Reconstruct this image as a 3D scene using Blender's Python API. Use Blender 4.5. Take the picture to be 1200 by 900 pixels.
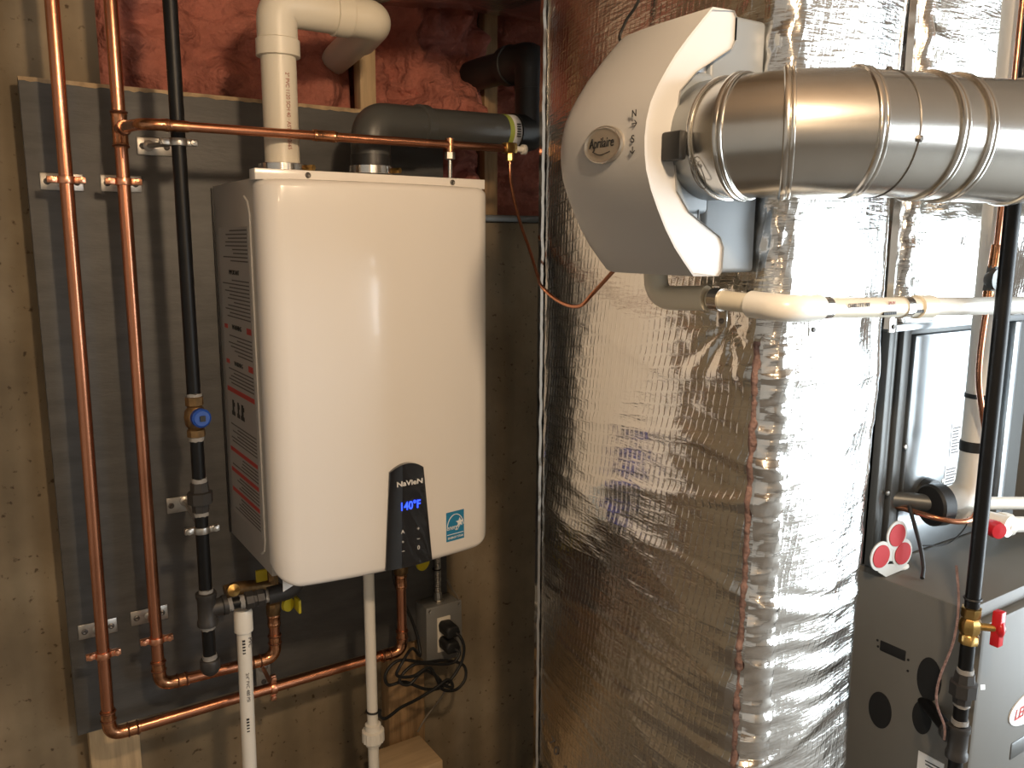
import bpy, bmesh, math, random
from mathutils import Vector, Matrix, Euler, noise
random.seed(7)
for o in list(bpy.data.objects): bpy.data.objects.remove(o)
scn = bpy.context.scene
COL = scn.collection
R = math.radians

# ------------------------------------------------------------------ camera, world, lights, exposure
cam = bpy.data.objects.new('camera', bpy.data.cameras.new('camera'))
COL.objects.link(cam); scn.camera = cam
cam.data.sensor_width = 36.0; cam.data.lens = 36.0 * 970 / 1200; cam.data.clip_start = 0.05
cam.location = (0, 0, 1.5)
_y, _p, _r = R(33.258), R(9.698), R(0.285)
_f = Vector((math.sin(_y) * math.cos(_p), math.cos(_y) * math.cos(_p), -math.sin(_p)))
_rt = Vector((math.cos(_y), -math.sin(_y), 0)); _up = _rt.cross(_f)
_r2 = _rt * math.cos(_r) + _up * math.sin(_r); _u2 = _up * math.cos(_r) - _rt * math.sin(_r)
cam.rotation_euler = Matrix((_r2, _u2, -_f)).transposed().to_euler()

w = bpy.data.worlds.new('sky'); scn.world = w; w.use_nodes = True
w.node_tree.nodes['Background'].inputs[0].default_value = (0.75, 0.87, 1.0, 1)
w.node_tree.nodes['Background'].inputs[1].default_value = 2.0

def light(name, kind, loc, power, color, rot=(0, 0, 0), **kw):
    d = bpy.data.lights.new(name, kind); d.energy = power; d.color = color
    for k, v in kw.items(): setattr(d, k, v)
    o = bpy.data.objects.new(name, d); COL.objects.link(o); o.location = loc; o.rotation_euler = rot
    return o
# daylight entering through the sliding glass door in the right-hand wall
light('door_daylight', 'AREA', (3.2, -1.0, 1.15), 165, (0.84, 0.94, 1.0), (0, R(90), 0), shape='RECTANGLE', size=2.15, size_y=2.05)
# warm bulb of the ceiling lampholder and an added fill bulb, out of view, lifting the ambient
light('bulb_light', 'POINT', (0.385, 0.0, 2.03), 48, (1.0, 0.73, 0.47), shadow_soft_size=0.05)
light('fill_bulb_light', 'POINT', (-0.9, -2.4, 2.15), 26, (1.0, 0.70, 0.42), shadow_soft_size=0.05)
# daylight entering through the window in the wall behind the camera
light('window_daylight', 'AREA', (2.70, -3.3, 1.45), 42, (0.90, 0.96, 1.0), (R(90), 0, 0), shape='RECTANGLE', size=0.9, size_y=1.3)

vs = scn.view_settings
vs.view_transform = 'Standard'; vs.look = 'None'; vs.gamma = 1.0; vs.exposure = 0.0
vs.use_curve_mapping = False

# ------------------------------------------------------------------ materials
MATS = {}
def pbr(name, col, rough=0.5, metal=0.0, vary=None, bump=None, coat=0.0, stretch=(1, 1, 1), col2=None, emit=None, uv=False, thr=(0.35, 0.65)):
    m = bpy.data.materials.new(name); m.use_nodes = True
    nt = m.node_tree; b = nt.nodes['Principled BSDF']
    b.inputs['Base Color'].default_value = (*col, 1); b.inputs['Roughness'].default_value = rough
    b.inputs['Metallic'].default_value = metal
    if coat: b.inputs['Coat Weight'].default_value = coat; b.inputs['Coat Roughness'].default_value = 0.06
    if emit: b.inputs['Emission Color'].default_value = (*emit[0], 1); b.inputs['Emission Strength'].default_value = emit[1]
    tc = nt.nodes.new('ShaderNodeTexCoord'); mp = nt.nodes.new('ShaderNodeMapping')
    mp.inputs['Scale'].default_value = stretch
    nt.links.new(tc.outputs['UV' if uv else 'Object'], mp.inputs['Vector'])
    if vary:
        n = nt.nodes.new('ShaderNodeTexNoise'); n.inputs['Scale'].default_value = vary[0]; n.inputs['Detail'].default_value = 6
        n.inputs['Roughness'].default_value = 0.6
        r = nt.nodes.new('ShaderNodeValToRGB')
        c2 = col2 or tuple(c * vary[1] for c in col)
        r.color_ramp.elements[0].position = thr[0]; r.color_ramp.elements[1].position = thr[1]
        r.color_ramp.elements[0].color = (*c2, 1); r.color_ramp.elements[1].color = (*col, 1)
        nt.links.new(mp.outputs[0], n.inputs['Vector']); nt.links.new(n.outputs[0], r.inputs[0])
        nt.links.new(r.outputs[0], b.inputs['Base Color'])
    if bump:
        n = nt.nodes.new('ShaderNodeTexNoise'); n.inputs['Scale'].default_value = bump[0]; n.inputs['Detail'].default_value = 5
        bp = nt.nodes.new('ShaderNodeBump'); bp.inputs['Strength'].default_value = bump[1]; bp.inputs['Distance'].default_value = bump[2] if len(bump) > 2 else 0.004
        nt.links.new(mp.outputs[0], n.inputs['Vector']); nt.links.new(n.outputs[0], bp.inputs['Height'])
        nt.links.new(bp.outputs[0], b.inputs['Normal'])
    MATS[name] = m
    return m

def concrete_mat():
    m = pbr('concrete', (0.36, 0.30, 0.22), 0.9)
    nt = m.node_tree; b = nt.nodes['Principled BSDF']; mp = [n for n in nt.nodes if n.type == 'MAPPING'][0]
    def nz(scale, st=None, det=6):
        n = nt.nodes.new('ShaderNodeTexNoise'); n.inputs['Scale'].default_value = scale; n.inputs['Detail'].default_value = det
        if st:
            q = nt.nodes.new('ShaderNodeMapping'); q.inputs['Scale'].default_value = st
            nt.links.new(mp.outputs[0], q.inputs[0]); nt.links.new(q.outputs[0], n.inputs['Vector'])
        else: nt.links.new(mp.outputs[0], n.inputs['Vector'])
        return n
    def ramp(n, stops):
        r = nt.nodes.new('ShaderNodeValToRGB')
        while len(r.color_ramp.elements) < len(stops): r.color_ramp.elements.new(0.5)
        for e, (p, c) in zip(r.color_ramp.elements, stops): e.position = p; e.color = (*c, 1)
        nt.links.new(n.outputs[0], r.inputs[0]); return r
    a = ramp(nz(5), [(0.3, (0.17, 0.135, 0.088)), (0.55, (0.26, 0.21, 0.14)), (0.75, (0.36, 0.305, 0.215))])
    s = ramp(nz(2.2, (3.5, 1, 0.25), 3), [(0.35, (0.62, 0.60, 0.56)), (0.6, (1.05, 1.0, 0.95))])
    d = ramp(nz(70, None, 3), [(0.28, (0.35, 0.3, 0.25)), (0.36, (1, 1, 1))])
    def mul(x, y):
        k = nt.nodes.new('ShaderNodeMix'); k.data_type = 'RGBA'; k.blend_type = 'MULTIPLY'; k.inputs[0].default_value = 1
        nt.links.new(x, k.inputs[6]); nt.links.new(y, k.inputs[7]); return k.outputs[2]
    nt.links.new(mul(mul(a.outputs[0], s.outputs[0]), d.outputs[0]), b.inputs['Base Color'])
    bp = nt.nodes.new('ShaderNodeBump'); bp.inputs['Strength'].default_value = 0.35; bp.inputs['Distance'].default_value = 0.006
    nt.links.new(nz(38).outputs[0], bp.inputs['Height']); nt.links.new(bp.outputs[0], b.inputs['Normal'])
    return m

def foil_mat(name, rough=0.2, bumps=0.35, tint=(0.86, 0.85, 0.83)):
    """aluminium facing with the diamond scrim of the kraft backing showing through"""
    m = pbr(name, tint, rough, 1.0)
    nt = m.node_tree; b = nt.nodes['Principled BSDF']; mp = [n for n in nt.nodes if n.type == 'MAPPING'][0]
    tc = [n for n in nt.nodes if n.type == 'TEX_COORD'][0]
    nt.links.new(tc.outputs['UV'], mp.inputs['Vector'])
    def wave(rot, scale):
        q = nt.nodes.new('ShaderNodeMapping'); q.inputs['Rotation'].default_value = (0, 0, rot)
        wv = nt.nodes.new('ShaderNodeTexWave'); wv.inputs['Scale'].default_value = scale; wv.inputs['Distortion'].default_value = 0.8
        nt.links.new(mp.outputs[0], q.inputs[0]); nt.links.new(q.outputs[0], wv.inputs['Vector'])
        pw = nt.nodes.new('ShaderNodeMath'); pw.operation = 'POWER'; pw.inputs[1].default_value = 8
        nt.links.new(wv.outputs[1], pw.inputs[0]); return pw.outputs[0]
    ad = nt.nodes.new('ShaderNodeMath'); ad.operation = 'MAXIMUM'
    nt.links.new(wave(R(8), 26), ad.inputs[0]); nt.links.new(wave(R(82), 17), ad.inputs[1])
    q = nt.nodes.new('ShaderNodeMapping'); q.inputs['Scale'].default_value = (0.4, 3.2, 1)
    n = nt.nodes.new('ShaderNodeTexNoise'); n.inputs['Scale'].default_value = 75; n.inputs['Detail'].default_value = 4
    nt.links.new(mp.outputs[0], q.inputs[0]); nt.links.new(q.outputs[0], n.inputs['Vector'])
    sc = nt.nodes.new('ShaderNodeMath'); sc.operation = 'MULTIPLY_ADD'; sc.inputs[1].default_value = 0.22
    nt.links.new(ad.outputs[0], sc.inputs[0]); nt.links.new(n.outputs[0], sc.inputs[2])
    bp = nt.nodes.new('ShaderNodeBump'); bp.inputs['Strength'].default_value = bumps; bp.inputs['Distance'].default_value = 0.003
    nt.links.new(sc.outputs[0], bp.inputs['Height']); nt.links.new(bp.outputs[0], b.inputs['Normal'])
    return m

concrete_mat()
pbr('plywood_paint', (0.095, 0.094, 0.092), 0.5, vary=(9, 0.72), bump=(60, 0.12), stretch=(1, 1, 4))
pbr('ply_edge', (0.50, 0.36, 0.21), 0.8, vary=(40, 0.6))
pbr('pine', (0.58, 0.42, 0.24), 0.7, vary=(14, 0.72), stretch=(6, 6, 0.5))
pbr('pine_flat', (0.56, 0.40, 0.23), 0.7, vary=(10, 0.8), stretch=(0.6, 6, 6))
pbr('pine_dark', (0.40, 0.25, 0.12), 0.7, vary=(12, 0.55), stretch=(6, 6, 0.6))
pbr('copper', (0.62, 0.27, 0.155), 0.27, 1.0, vary=(22, 0.72), bump=(140, 0.04, 0.001), stretch=(1, 1, 0.4), thr=(0.25, 0.6))
pbr('copper_fitting', (0.80, 0.38, 0.20), 0.24, 1.0, vary=(70, 0.45), bump=(120, 0.12, 0.001))
pbr('copper_flux', (0.22, 0.09, 0.05), 0.5, 0.7, vary=(80, 0.4))
pbr('copper_clamp', (0.85, 0.40, 0.24), 0.3, 1.0)
pbr('black_pipe', (0.006, 0.006, 0.0065), 0.42, vary=(50, 0.6))
MATS['black_pipe'].node_tree.nodes['Principled BSDF'].inputs['Specular IOR Level'].default_value = 0.3
pbr('iron_fitting', (0.055, 0.052, 0.05), 0.5, 0.5, bump=(150, 0.2, 0.001))
pbr('pipe_dope', (0.27, 0.26, 0.245), 0.7, bump=(220, 0.5, 0.002))
pbr('zinc', (0.60, 0.57, 0.52), 0.38, 1.0, vary=(60, 0.75))
pbr('steel_bright', (0.72, 0.70, 0.67), 0.18, 1.0)
pbr('screw_dark', (0.16, 0.15, 0.14), 0.45, 0.8)
pbr('brass', (0.62, 0.40, 0.14), 0.32, 1.0, vary=(50, 0.7))
pbr('brass_dull', (0.30, 0.19, 0.09), 0.45, 0.9, vary=(60, 0.6))
pbr('blue_plastic', (0.01, 0.06, 0.32), 0.35)
pbr('yellow_vinyl', (0.55, 0.45, 0.02), 0.45)
pbr('red_plastic', (0.55, 0.01, 0.02), 0.3)
pbr('sticker_red', (0.42, 0.008, 0.012), 0.7)
pbr('sticker_card_white', (0.55, 0.55, 0.52), 0.7)
pbr('pvc_white', (0.80, 0.77, 0.70), 0.3)
pbr('pvc_cream', (0.72, 0.66, 0.53), 0.32)
pbr('pvc_vent', (0.70, 0.65, 0.54), 0.38)
pbr('grey_pipe', (0.06, 0.062, 0.06), 0.4)
pbr('abs_black', (0.018, 0.018, 0.018), 0.4)
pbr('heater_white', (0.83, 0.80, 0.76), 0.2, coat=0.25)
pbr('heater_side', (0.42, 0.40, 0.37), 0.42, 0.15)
pbr('side_line', (0.62, 0.60, 0.56), 0.4)
pbr('label_grey', (0.40, 0.38, 0.355), 0.45)
pbr('print_grey', (0.11, 0.10, 0.095), 0.7)
pbr('print_black', (0.02, 0.02, 0.02), 0.6)
pbr('print_red', (0.50, 0.05, 0.04), 0.5)
pbr('print_white', (0.85, 0.85, 0.85), 0.5)
pbr('print_brown', (0.35, 0.12, 0.08), 0.6)
pbr('black_gloss', (0.006, 0.006, 0.008), 0.05, coat=1.0)
pbr('display_blue', (0.0, 0.0, 0.05), 0.5, emit=((0.03, 0.08, 1.0), 2.5))
pbr('sticker_blue', (0.02, 0.22, 0.42), 0.4)
pbr('rubber', (0.01, 0.01, 0.01), 0.5)
pbr('humidifier_white', (0.50, 0.495, 0.485), 0.38)
pbr('humidifier_grey', (0.20, 0.22, 0.235), 0.42)
pbr('badge_silver', (0.62, 0.58, 0.52), 0.3, 0.8)
pbr('galvanised', (0.66, 0.64, 0.60), 0.24, 1.0, vary=(7, 0.88), bump=(9, 0.05, 0.01))
pbr('galvanised_bead', (0.74, 0.72, 0.68), 0.2, 1.0)
pbr('collar_grey', (0.30, 0.31, 0.31), 0.35, 0.8)
foil_mat('foil', 0.15, 0.30, (0.80, 0.79, 0.77))
foil_mat('foil_tape', 0.14, 0.15)
pbr('pink_wool', (0.46, 0.165, 0.12), 1.0, vary=(16, 0.7), bump=(45, 0.8, 0.02))
pbr('pink_fringe', (0.36, 0.235, 0.215), 1.0, vary=(60, 0.5), bump=(90, 0.8, 0.01))
pbr('furnace_paint', (0.125, 0.118, 0.102), 0.48, vary=(3, 0.9))
pbr('dark_void', (0.006, 0.006, 0.006), 0.8)
pbr('coil_steel', (0.46, 0.49, 0.51), 0.3, 0.85, vary=(5, 0.85), bump=(6, 0.12, 0.02))
pbr('coil_frame', (0.13, 0.133, 0.13), 0.42, 0.6)
pbr('line_insulation', (0.72, 0.70, 0.64), 0.6, bump=(25, 0.2, 0.01))
pbr('grey_paint', (0.23, 0.225, 0.21), 0.45, 0.3)
pbr('outlet_ivory', (0.72, 0.66, 0.55), 0.4)
pbr('grey_cable', (0.20, 0.17, 0.13), 0.5)
pbr('floor_concrete', (0.20, 0.18, 0.155), 0.8, vary=(3, 0.8))
pbr('drywall', (0.36, 0.33, 0.29), 0.9)
pbr('ceiling_wood', (0.22, 0.16, 0.11), 0.9, vary=(6, 0.7))
pbr('vinyl_white', (0.8, 0.8, 0.8), 0.4)
pbr('label_green', (0.35, 0.42, 0.08), 0.5)
pbr('porcelain', (0.8, 0.78, 0.74), 0.3)
pbr('bulb_glass', (1, 0.9, 0.75), 0.3, emit=((1.0, 0.72, 0.45), 6.0))
gl = pbr('door_glass', (0.9, 0.95, 1.0), 0.0); gl.node_tree.nodes['Principled BSDF'].inputs['Transmission Weight'].default_value = 1.0

# ------------------------------------------------------------------ mesh helpers
def frame(d):
    d = Vector(d).normalized()
    a = Vector((0, 0, 1)) if abs(d.z) < 0.9 else Vector((1, 0, 0))
    u = a.cross(d).normalized(); v = d.cross(u)
    return d, u, v

class G:
    """collects shapes that become one mesh"""
    def __init__(s): s.v = []; s.f = []
    def add(s, vs, fs):
        n = len(s.v); s.v += [tuple(q) for q in vs]; s.f += [tuple(i + n for i in f) for f in fs]; return s
    def box(s, x0, x1, y0, y1, z0, z1):
        vs = [(x, y, z) for z in (z0, z1) for y in (y0, y1) for x in (x0, x1)]
        return s.add(vs, [(0, 2, 3, 1), (4, 5, 7, 6), (0, 1, 5, 4), (2, 6, 7, 3), (0, 4, 6, 2), (1, 3, 7, 5)])
    def rings(s, rings, cap=True, closed=False):
        n = len(rings[0]); vs = [q for r in rings for q in r]; fs = []
        m = len(rings)
        for i in range(m if closed else m - 1):
            for j in range(n):
                a, b = i * n + j, i * n + (j + 1) % n; c = ((i + 1) % m) * n
                fs.append((a, b, c + (j + 1) % n, c + j))
        if cap and not closed: fs += [tuple(range(n - 1, -1, -1)), tuple((m - 1) * n + j for j in range(n))]
        return s.add(vs, fs)
    def lathe(s, p, d, prof, seg=24):
        """prof: (distance along d, radius)"""
        d, u, v = frame(d); p = Vector(p)
        return s.rings([[p + d * t + (u * math.cos(a) + v * math.sin(a)) * r for a in [2 * math.pi * j / seg for j in range(seg)]] for t, r in prof])
    def cyl(s, p0, p1, r0, r1=None, seg=20):
        p0, p1 = Vector(p0), Vector(p1)
        return s.lathe(p0, p1 - p0, [(0, r0), ((p1 - p0).length, r0 if r1 is None else r1)], seg)
    def tube(s, pts, r, seg=14, cap=True):
        pts = [Vector(p) for p in pts]; rr = r if isinstance(r, (list, tuple)) else [r] * len(pts)
        ts = []
        for i in range(len(pts)):
            a = pts[max(i - 1, 0)]; b = pts[min(i + 1, len(pts) - 1)]; ts.append((b - a).normalized())
        d, u, v = frame(ts[0]); rs = []
        for p, t, r_ in zip(pts, ts, rr):
            u = (u - t * u.dot(t)).normalized(); v = t.cross(u)
            rs.append([p + (u * math.cos(a) + v * math.sin(a)) * r_ for a in [2 * math.pi * j / seg for j in range(seg)]])
        return s.rings(rs, cap)
    def ring(s, c, d, rad, r, n=32, seg=8, sq=1.0):
        d, u, v = frame(d); c = Vector(c); rs = []
        for i in range(n):
            a = 2 * math.pi * i / n; e = u * math.cos(a) + v * math.sin(a)
            rs.append([c + e * (rad + r * math.cos(b)) + d * r * sq * math.sin(b) for b in [2 * math.pi * j / seg for j in range(seg)]])
        return s.rings(rs, False, True)
    def prism(s, poly, to3, a, b):
        """poly of 2-D points, to3(p, q, t) -> 3-D"""
        n = len(poly)
        vs = [to3(p, q, a) for p, q in poly] + [to3(p, q, b) for p, q in poly]
        fs = [tuple(range(n - 1, -1, -1)), tuple(range(n, 2 * n))] + [(i, (i + 1) % n, n + (i + 1) % n, n + i) for i in range(n)]
        return s.add(vs, fs)
    def grid(s, pts):
        """pts[i][j] open sheet"""
        n = len(pts[0]); vs = [q for r in pts for q in r]
        fs = [(i * n + j, i * n + j + 1, (i + 1) * n + j + 1, (i + 1) * n + j) for i in range(len(pts) - 1) for j in range(n - 1)]
        return s.add(vs, fs)
    def ball(s, c, r, seg=14, sc=(1, 1, 1)):
        c = Vector(c); rs = []
        for i in range(1, 8):
            a = math.pi * i / 8
            rs.append([c + Vector((math.sin(a) * math.cos(b) * sc[0], math.sin(a) * math.sin(b) * sc[1], -math.cos(a) * sc[2])) * r for b in [2 * math.pi * j / seg for j in range(seg)]])
        return s.rings(rs)

def finish(me, bevel=0, angle=38, seg=2):
    bm = bmesh.new(); bm.from_mesh(me)
    bmesh.ops.recalc_face_normals(bm, faces=bm.faces)
    if bevel:
        es = [e for e in bm.edges if len(e.link_faces) == 2 and e.calc_face_angle(0) > R(30)]
        bmesh.ops.bevel(bm, geom=es, offset=bevel, segments=seg, profile=0.5, affect='EDGES', clamp_overlap=True)
    bm.to_mesh(me); bm.free()
    for p in me.polygons: p.use_smooth = True
    me.set_sharp_from_angle(angle=R(angle))

def link(name, me, parent=None):
    o = bpy.data.objects.new(name, me); COL.objects.link(o)
    if parent:
        o.parent = parent; o.matrix_parent_inverse = parent.matrix_basis.inverted()
    return o

def obj(name, g, mat, parent=None, bevel=0, angle=38, label=None, seg=2, kind=None):
    me = bpy.data.meshes.new(name); me.from_pydata(g.v, [], g.f); me.update()
    finish(me, bevel, angle, seg); me.materials.append(MATS[mat])
    o = link(name, me, parent)
    if label: o['label'] = label
    if kind: o['kind'] = kind
    return o

def tag(o, label, cat, group=None):
    o['label'] = label; o['category'] = cat
    if group: o['group'] = group
    return o

def thing(name, label, cat, loc, group=None):
    o = bpy.data.objects.new(name, None); COL.objects.link(o); o.location = loc
    o.empty_display_size = 0.05
    o.matrix_basis = Matrix.Translation(loc)
    return tag(o, label, cat, group)

def struct(name, g, mat, bevel=0, parent=None):
    o = obj(name, g, mat, parent, bevel)
    if not parent: o['kind'] = 'structure'
    return o

FRONT = Euler((R(90), 0, 0))                 # reads facing -Y
SIDE = Euler((R(90), 0, R(-90)))             # reads facing -X
def text(name, body, size, loc, rot, mat, parent, depth=0.0003, bold=0.0, sx=1.0, shear=0.0, tilt=None):
    cu = bpy.data.curves.new(name, 'FONT'); cu.body = body; cu.size = size; cu.extrude = depth
    cu.align_x = 'CENTER'; cu.align_y = 'CENTER'; cu.offset = bold; cu.shear = shear
    t = bpy.data.objects.new('text_source', cu); COL.objects.link(t)
    dg = bpy.context.evaluated_depsgraph_get()
    me = bpy.data.meshes.new_from_object(t.evaluated_get(dg)); me.name = name
    bpy.data.objects.remove(t); bpy.data.curves.remove(cu)
    mt = Matrix.Translation(loc) @ rot.to_matrix().to_4x4()
    if tilt: mt = mt @ Matrix.Rotation(tilt, 4, 'Z')
    me.transform(mt @ Matrix.Diagonal((sx, 1, 1, 1)))
    me.materials.clear(); me.materials.append(MATS[mat])
    return link(name, me, parent)

def fillet(pts, rad, n=8):
    pts = [Vector(p) for p in pts]; out = [pts[0]]
    for i in range(1, len(pts) - 1):
        p = pts[i]; a = (pts[i - 1] - p); b = (pts[i + 1] - p)
        r = min(rad, a.length * 0.49, b.length * 0.49)
        a = p + a.normalized() * r; b = p + b.normalized() * r
        for k in range(n + 1):
            t = k / n; out.append(a * (1 - t) ** 2 + p * 2 * t * (1 - t) + b * t ** 2)
    out.append(pts[-1]); return out

def smooth(pts, n=8):
    pts = [Vector(p) for p in pts]; out = []
    for i in range(len(pts) - 1):
        p0 = pts[max(i - 1, 0)]; p1 = pts[i]; p2 = pts[i + 1]; p3 = pts[min(i + 2, len(pts) - 1)]
        for k in range(n):
            t = k / n
            out.append(0.5 * ((2 * p1) + (p2 - p0) * t + (2 * p0 - 5 * p1 + 4 * p2 - p3) * t * t + (3 * p1 - p0 - 3 * p2 + p3) * t ** 3))
    out.append(pts[-1]); return out

def fbm(x, y, z, o=4): return noise.fractal(Vector((x, y, z)), 1.0, 2.0, o)

# ------------------------------------------------------------------ the room
WY = 1.745            # face of the concrete wall
PY = 1.685            # face of the plywood board
struct('floor', G().box(-1.8, 3.4, -3.4, 2.1, -0.1, 0), 'floor_concrete')
struct('ceiling', G().box(-1.8, 3.4, -3.4, 2.1, 2.50, 2.60), 'ceiling_wood')
g = G(); g.box(-1.8, 0.238, WY, 2.05, 0, 2.50); g.box(0.238, 2.3, WY, 2.05, 0, 1.548); g.box(2.3, 3.4, WY, 2.05, 0, 2.50)
g.box(0.238, 2.3, 2.0, 2.05, 1.548, 2.50)
struct('wall_back', g, 'concrete')
struct('wall_left', G().box(-1.9, -1.8, -3.4, 2.05, 0, 2.50), 'drywall')
g = G(); g.box(-1.8, 2.2, -3.5, -3.4, 0, 2.50); g.box(3.2, 3.4, -3.5, -3.4, 0, 2.50); g.box(2.2, 3.2, -3.5, -3.4, 0, 0.75); g.box(2.2, 3.2, -3.5, -3.4, 2.15, 2.50)
struct('wall_front', g, 'drywall')
g = G()
for a, b in ((2.2, 2.25), (2.675, 2.725), (3.15, 3.2)): g.box(a, b, -3.46, -3.38, 0.75, 2.15)
for a, b in ((0.75, 0.80), (2.10, 2.15)): g.box(2.25, 3.15, -3.46, -3.38, a, b)
w1 = struct('window_1', g, 'vinyl_white')
for a, b in ((2.25, 2.675), (2.725, 3.15)): obj('pane', G().box(a, b, -3.43, -3.42, 0.80, 2.10), 'door_glass', w1)
g = G(); g.box(3.3, 3.4, -3.4, -2.1, 0, 2.50); g.box(3.3, 3.4, 0.1, 1.745, 0, 2.50); g.box(3.3, 3.4, -2.1, 0.1, 2.30, 2.50)
struct('wall_right', g, 'drywall')
g = G()
for a, b in ((-2.1, -2.04), (-1.03, -0.97), (0.04, 0.1)): g.box(3.28, 3.36, a, b, 0.0, 2.30)
for a, b in ((0.0, 0.07), (2.23, 2.30)): g.box(3.28, 3.36, -2.04, 0.04, a, b)
d1 = struct('door_1', g, 'vinyl_white')
for a, b in ((-2.04, -1.03), (-0.97, 0.04)): obj('pane', G().box(3.315, 3.325, a, b, 0.07, 2.23), 'door_glass', d1)
# pipe along the top of the low concrete wall
tag(obj('sill_strip', G().box(0.93, 2.2, WY - 0.012, WY + 0.03, 1.549, 1.566), 'coil_frame', bevel=0.003), 'thin grey metal strip along the concrete ledge behind the water heater', 'strip')

# lampholders that carry the warm bulbs
def lampholder(x, y, z, label):
    t = thing('pendant_lamp', label, 'lamp', (x, y, 2.50))
    obj('ceiling_rose', G().lathe((x, y, 2.50), (0, 0, -1), [(0, 0.055), (0.02, 0.055), (0.035, 0.035), (0.04, 0.0)], 24), 'porcelain', t)
    obj('flex', G().cyl((x, y, 2.47), (x, y, z + 0.16), 0.004, seg=8), 'rubber', t)
    obj('socket', G().lathe((x, y, z + 0.17), (0, 0, -1), [(0, 0.008), (0.005, 0.018), (0.05, 0.02), (0.052, 0.0)], 20), 'porcelain', t)
    obj('bulb', G().lathe((x, y, z + 0.12), (0, 0, -1), [(0, 0.013), (0.015, 0.014), (0.035, 0.024), (0.05, 0.024), (0.06, 0.012)], 20), 'bulb_glass', t)
lampholder(0.385, 0.0, 2.03, 'warm bare bulb hanging in front of the water heater')
lampholder(-0.9, -2.4, 2.15, 'added warm fill bulb, out of view in the open basement')

# ------------------------------------------------------------------ plywood board and timber
t = thing('plywood_board', 'grey painted plywood backing board behind the wall-hung water heater', 'board', (0.1, PY, 0.555))
obj('panel', G().box(0.103, 0.918, PY, PY + 0.018, 0.553, 1.772), 'plywood_paint', t, 0.0015)
# bare veneer showing along the chipped top edge
rs = []
n = 90
for i in range(n + 1):
    x = 0.103 + 0.815 * i / n; c = 0.004 + 0.004 * max(0, fbm(x * 22, 3.1, 0)) + 0.003 * random.random()
    rs.append([(x, PY - 0.0008, 1.772 - c), (x, PY - 0.0008, 1.7735), (x, PY + 0.0185, 1.7735), (x, PY + 0.0185, 1.772 - c)])
obj('veneer_edge', G().rings(rs), 'ply_edge', t, label='bare tan veneer along the chipped top edge')
tag(obj('furring_stud', G().box(0.123, 0.214, PY + 0.018, WY + 0.001, 0.0, 1.70), 'pine', bevel=0.002), 'pale furring stud under the bottom left corner of the plywood', 'stud')
tag(obj('furring_stud', G().box(0.765, 0.862, PY + 0.018, WY + 0.001, 0.0, 1.70), 'pine_dark', bevel=0.002), 'brown grained furring stud below the electrical box', 'stud')
tag(obj('timber_offcut', G().box(0.70, 0.835, 1.56, 1.68, 0.0, 0.305), 'pine_flat', bevel=0.003), 'pale timber offcut standing below the coiled black cord', 'timber')
tag(obj('wall_stud', G().box(0.757, 0.795, 1.765, 1.80, 1.549, 2.50), 'pine', bevel=0.002), 'pale wooden stud between pink insulation, beside the white vent elbow', 'stud')
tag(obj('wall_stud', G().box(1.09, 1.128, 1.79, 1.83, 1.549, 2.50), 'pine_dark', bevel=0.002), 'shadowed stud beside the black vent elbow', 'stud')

# pink insulation, one batt for each bay
def batt(x0, x1, z0, z1, y, amp, seed, label):
    nx, nz = int((x1 - x0) / 0.009), int((z1 - z0) / 0.009); pts = []
    for i in range(nx + 1):
        row = []
        for j in range(nz + 1):
            x = x0 + (x1 - x0) * i / nx; z = z0 + (z1 - z0) * j / nz
            e = min(1, 8 * min(i / nx, 1 - i / nx)); e = e ** 0.5
            d = abs(fbm(x * 6 + seed, z * 7, seed, 3)) * 1.3 + 0.35 * fbm(x * 17, z * 17 + seed, 2, 3)
            row.append((x, y + 0.03 * (1 - e) - amp * d * (0.35 + 0.65 * e), z))
        pts.append(row)
    g = G().grid(pts)
    g.box(x0, x1, y + 0.07, y + 0.19, z0, z1)
    return tag(obj('insulation_batt', g, 'pink_wool', angle=180), label, 'insulation', None)
batt(0.240, 0.756, 1.70, 2.50, 1.80, 0.05, 1.3, 'pink fibreglass batt above the plywood, left of the pale stud')
batt(0.796, 1.092, 1.55, 2.50, 1.81, 0.13, 5.7, 'lumpy pink fibreglass batt bulging between the pale stud and the shadowed stud')
batt(1.127, 1.62, 1.55, 2.50, 1.83, 0.07, 9.1, 'pink fibreglass batt hidden behind the foil-wrapped duct')

# overhead foil trunk, its unseen front extended forward to shade the insulation
def foil_sheet(name, g, uvs, mat, parent=None, label=None):
    me = bpy.data.meshes.new(name); me.from_pydata(g.v, [], g.f); me.update()
    uv = me.uv_layers.new(name='UVMap')
    for l in me.loops: uv.data[l.index].uv = uvs[l.vertex_index]
    for p in me.polygons: p.use_smooth = True
    me.materials.append(MATS[mat])
    o = link(name, me, parent)
    if label: o['label'] = label
    return o
pts = []; uvs = []
prof = [(0.98, 2.30), (0.98, 2.0), (1.0, 1.975)] + [(1.0 + 0.06 * k, 1.97) for k in range(1, 10)] + [(1.61, 1.98), (1.62, 2.0), (1.62, 2.3)]
for i in range(90):
    x = 0.72 + 0.62 * i / 89; row = []
    for k, (y, z) in enumerate(prof):
        y = max(y, 1.335 + 0.002 * k) if x > 0.90 else y
        row.append((x, y, z - 0.02 * math.sin(k) * 0.2 + 0.012 * fbm(x * 5, y * 9, z * 5) - 0.02 * max(0, 1 - (x - 0.72) * 6)))
        uvs.append((x, k * 0.05))
    pts.append(row)
g = G().grid(pts)
tag(foil_sheet('trunk_duct', g, uvs, 'foil'), 'foil-wrapped trunk duct overhead, above the dark grey exhaust pipe', 'duct')

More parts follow.
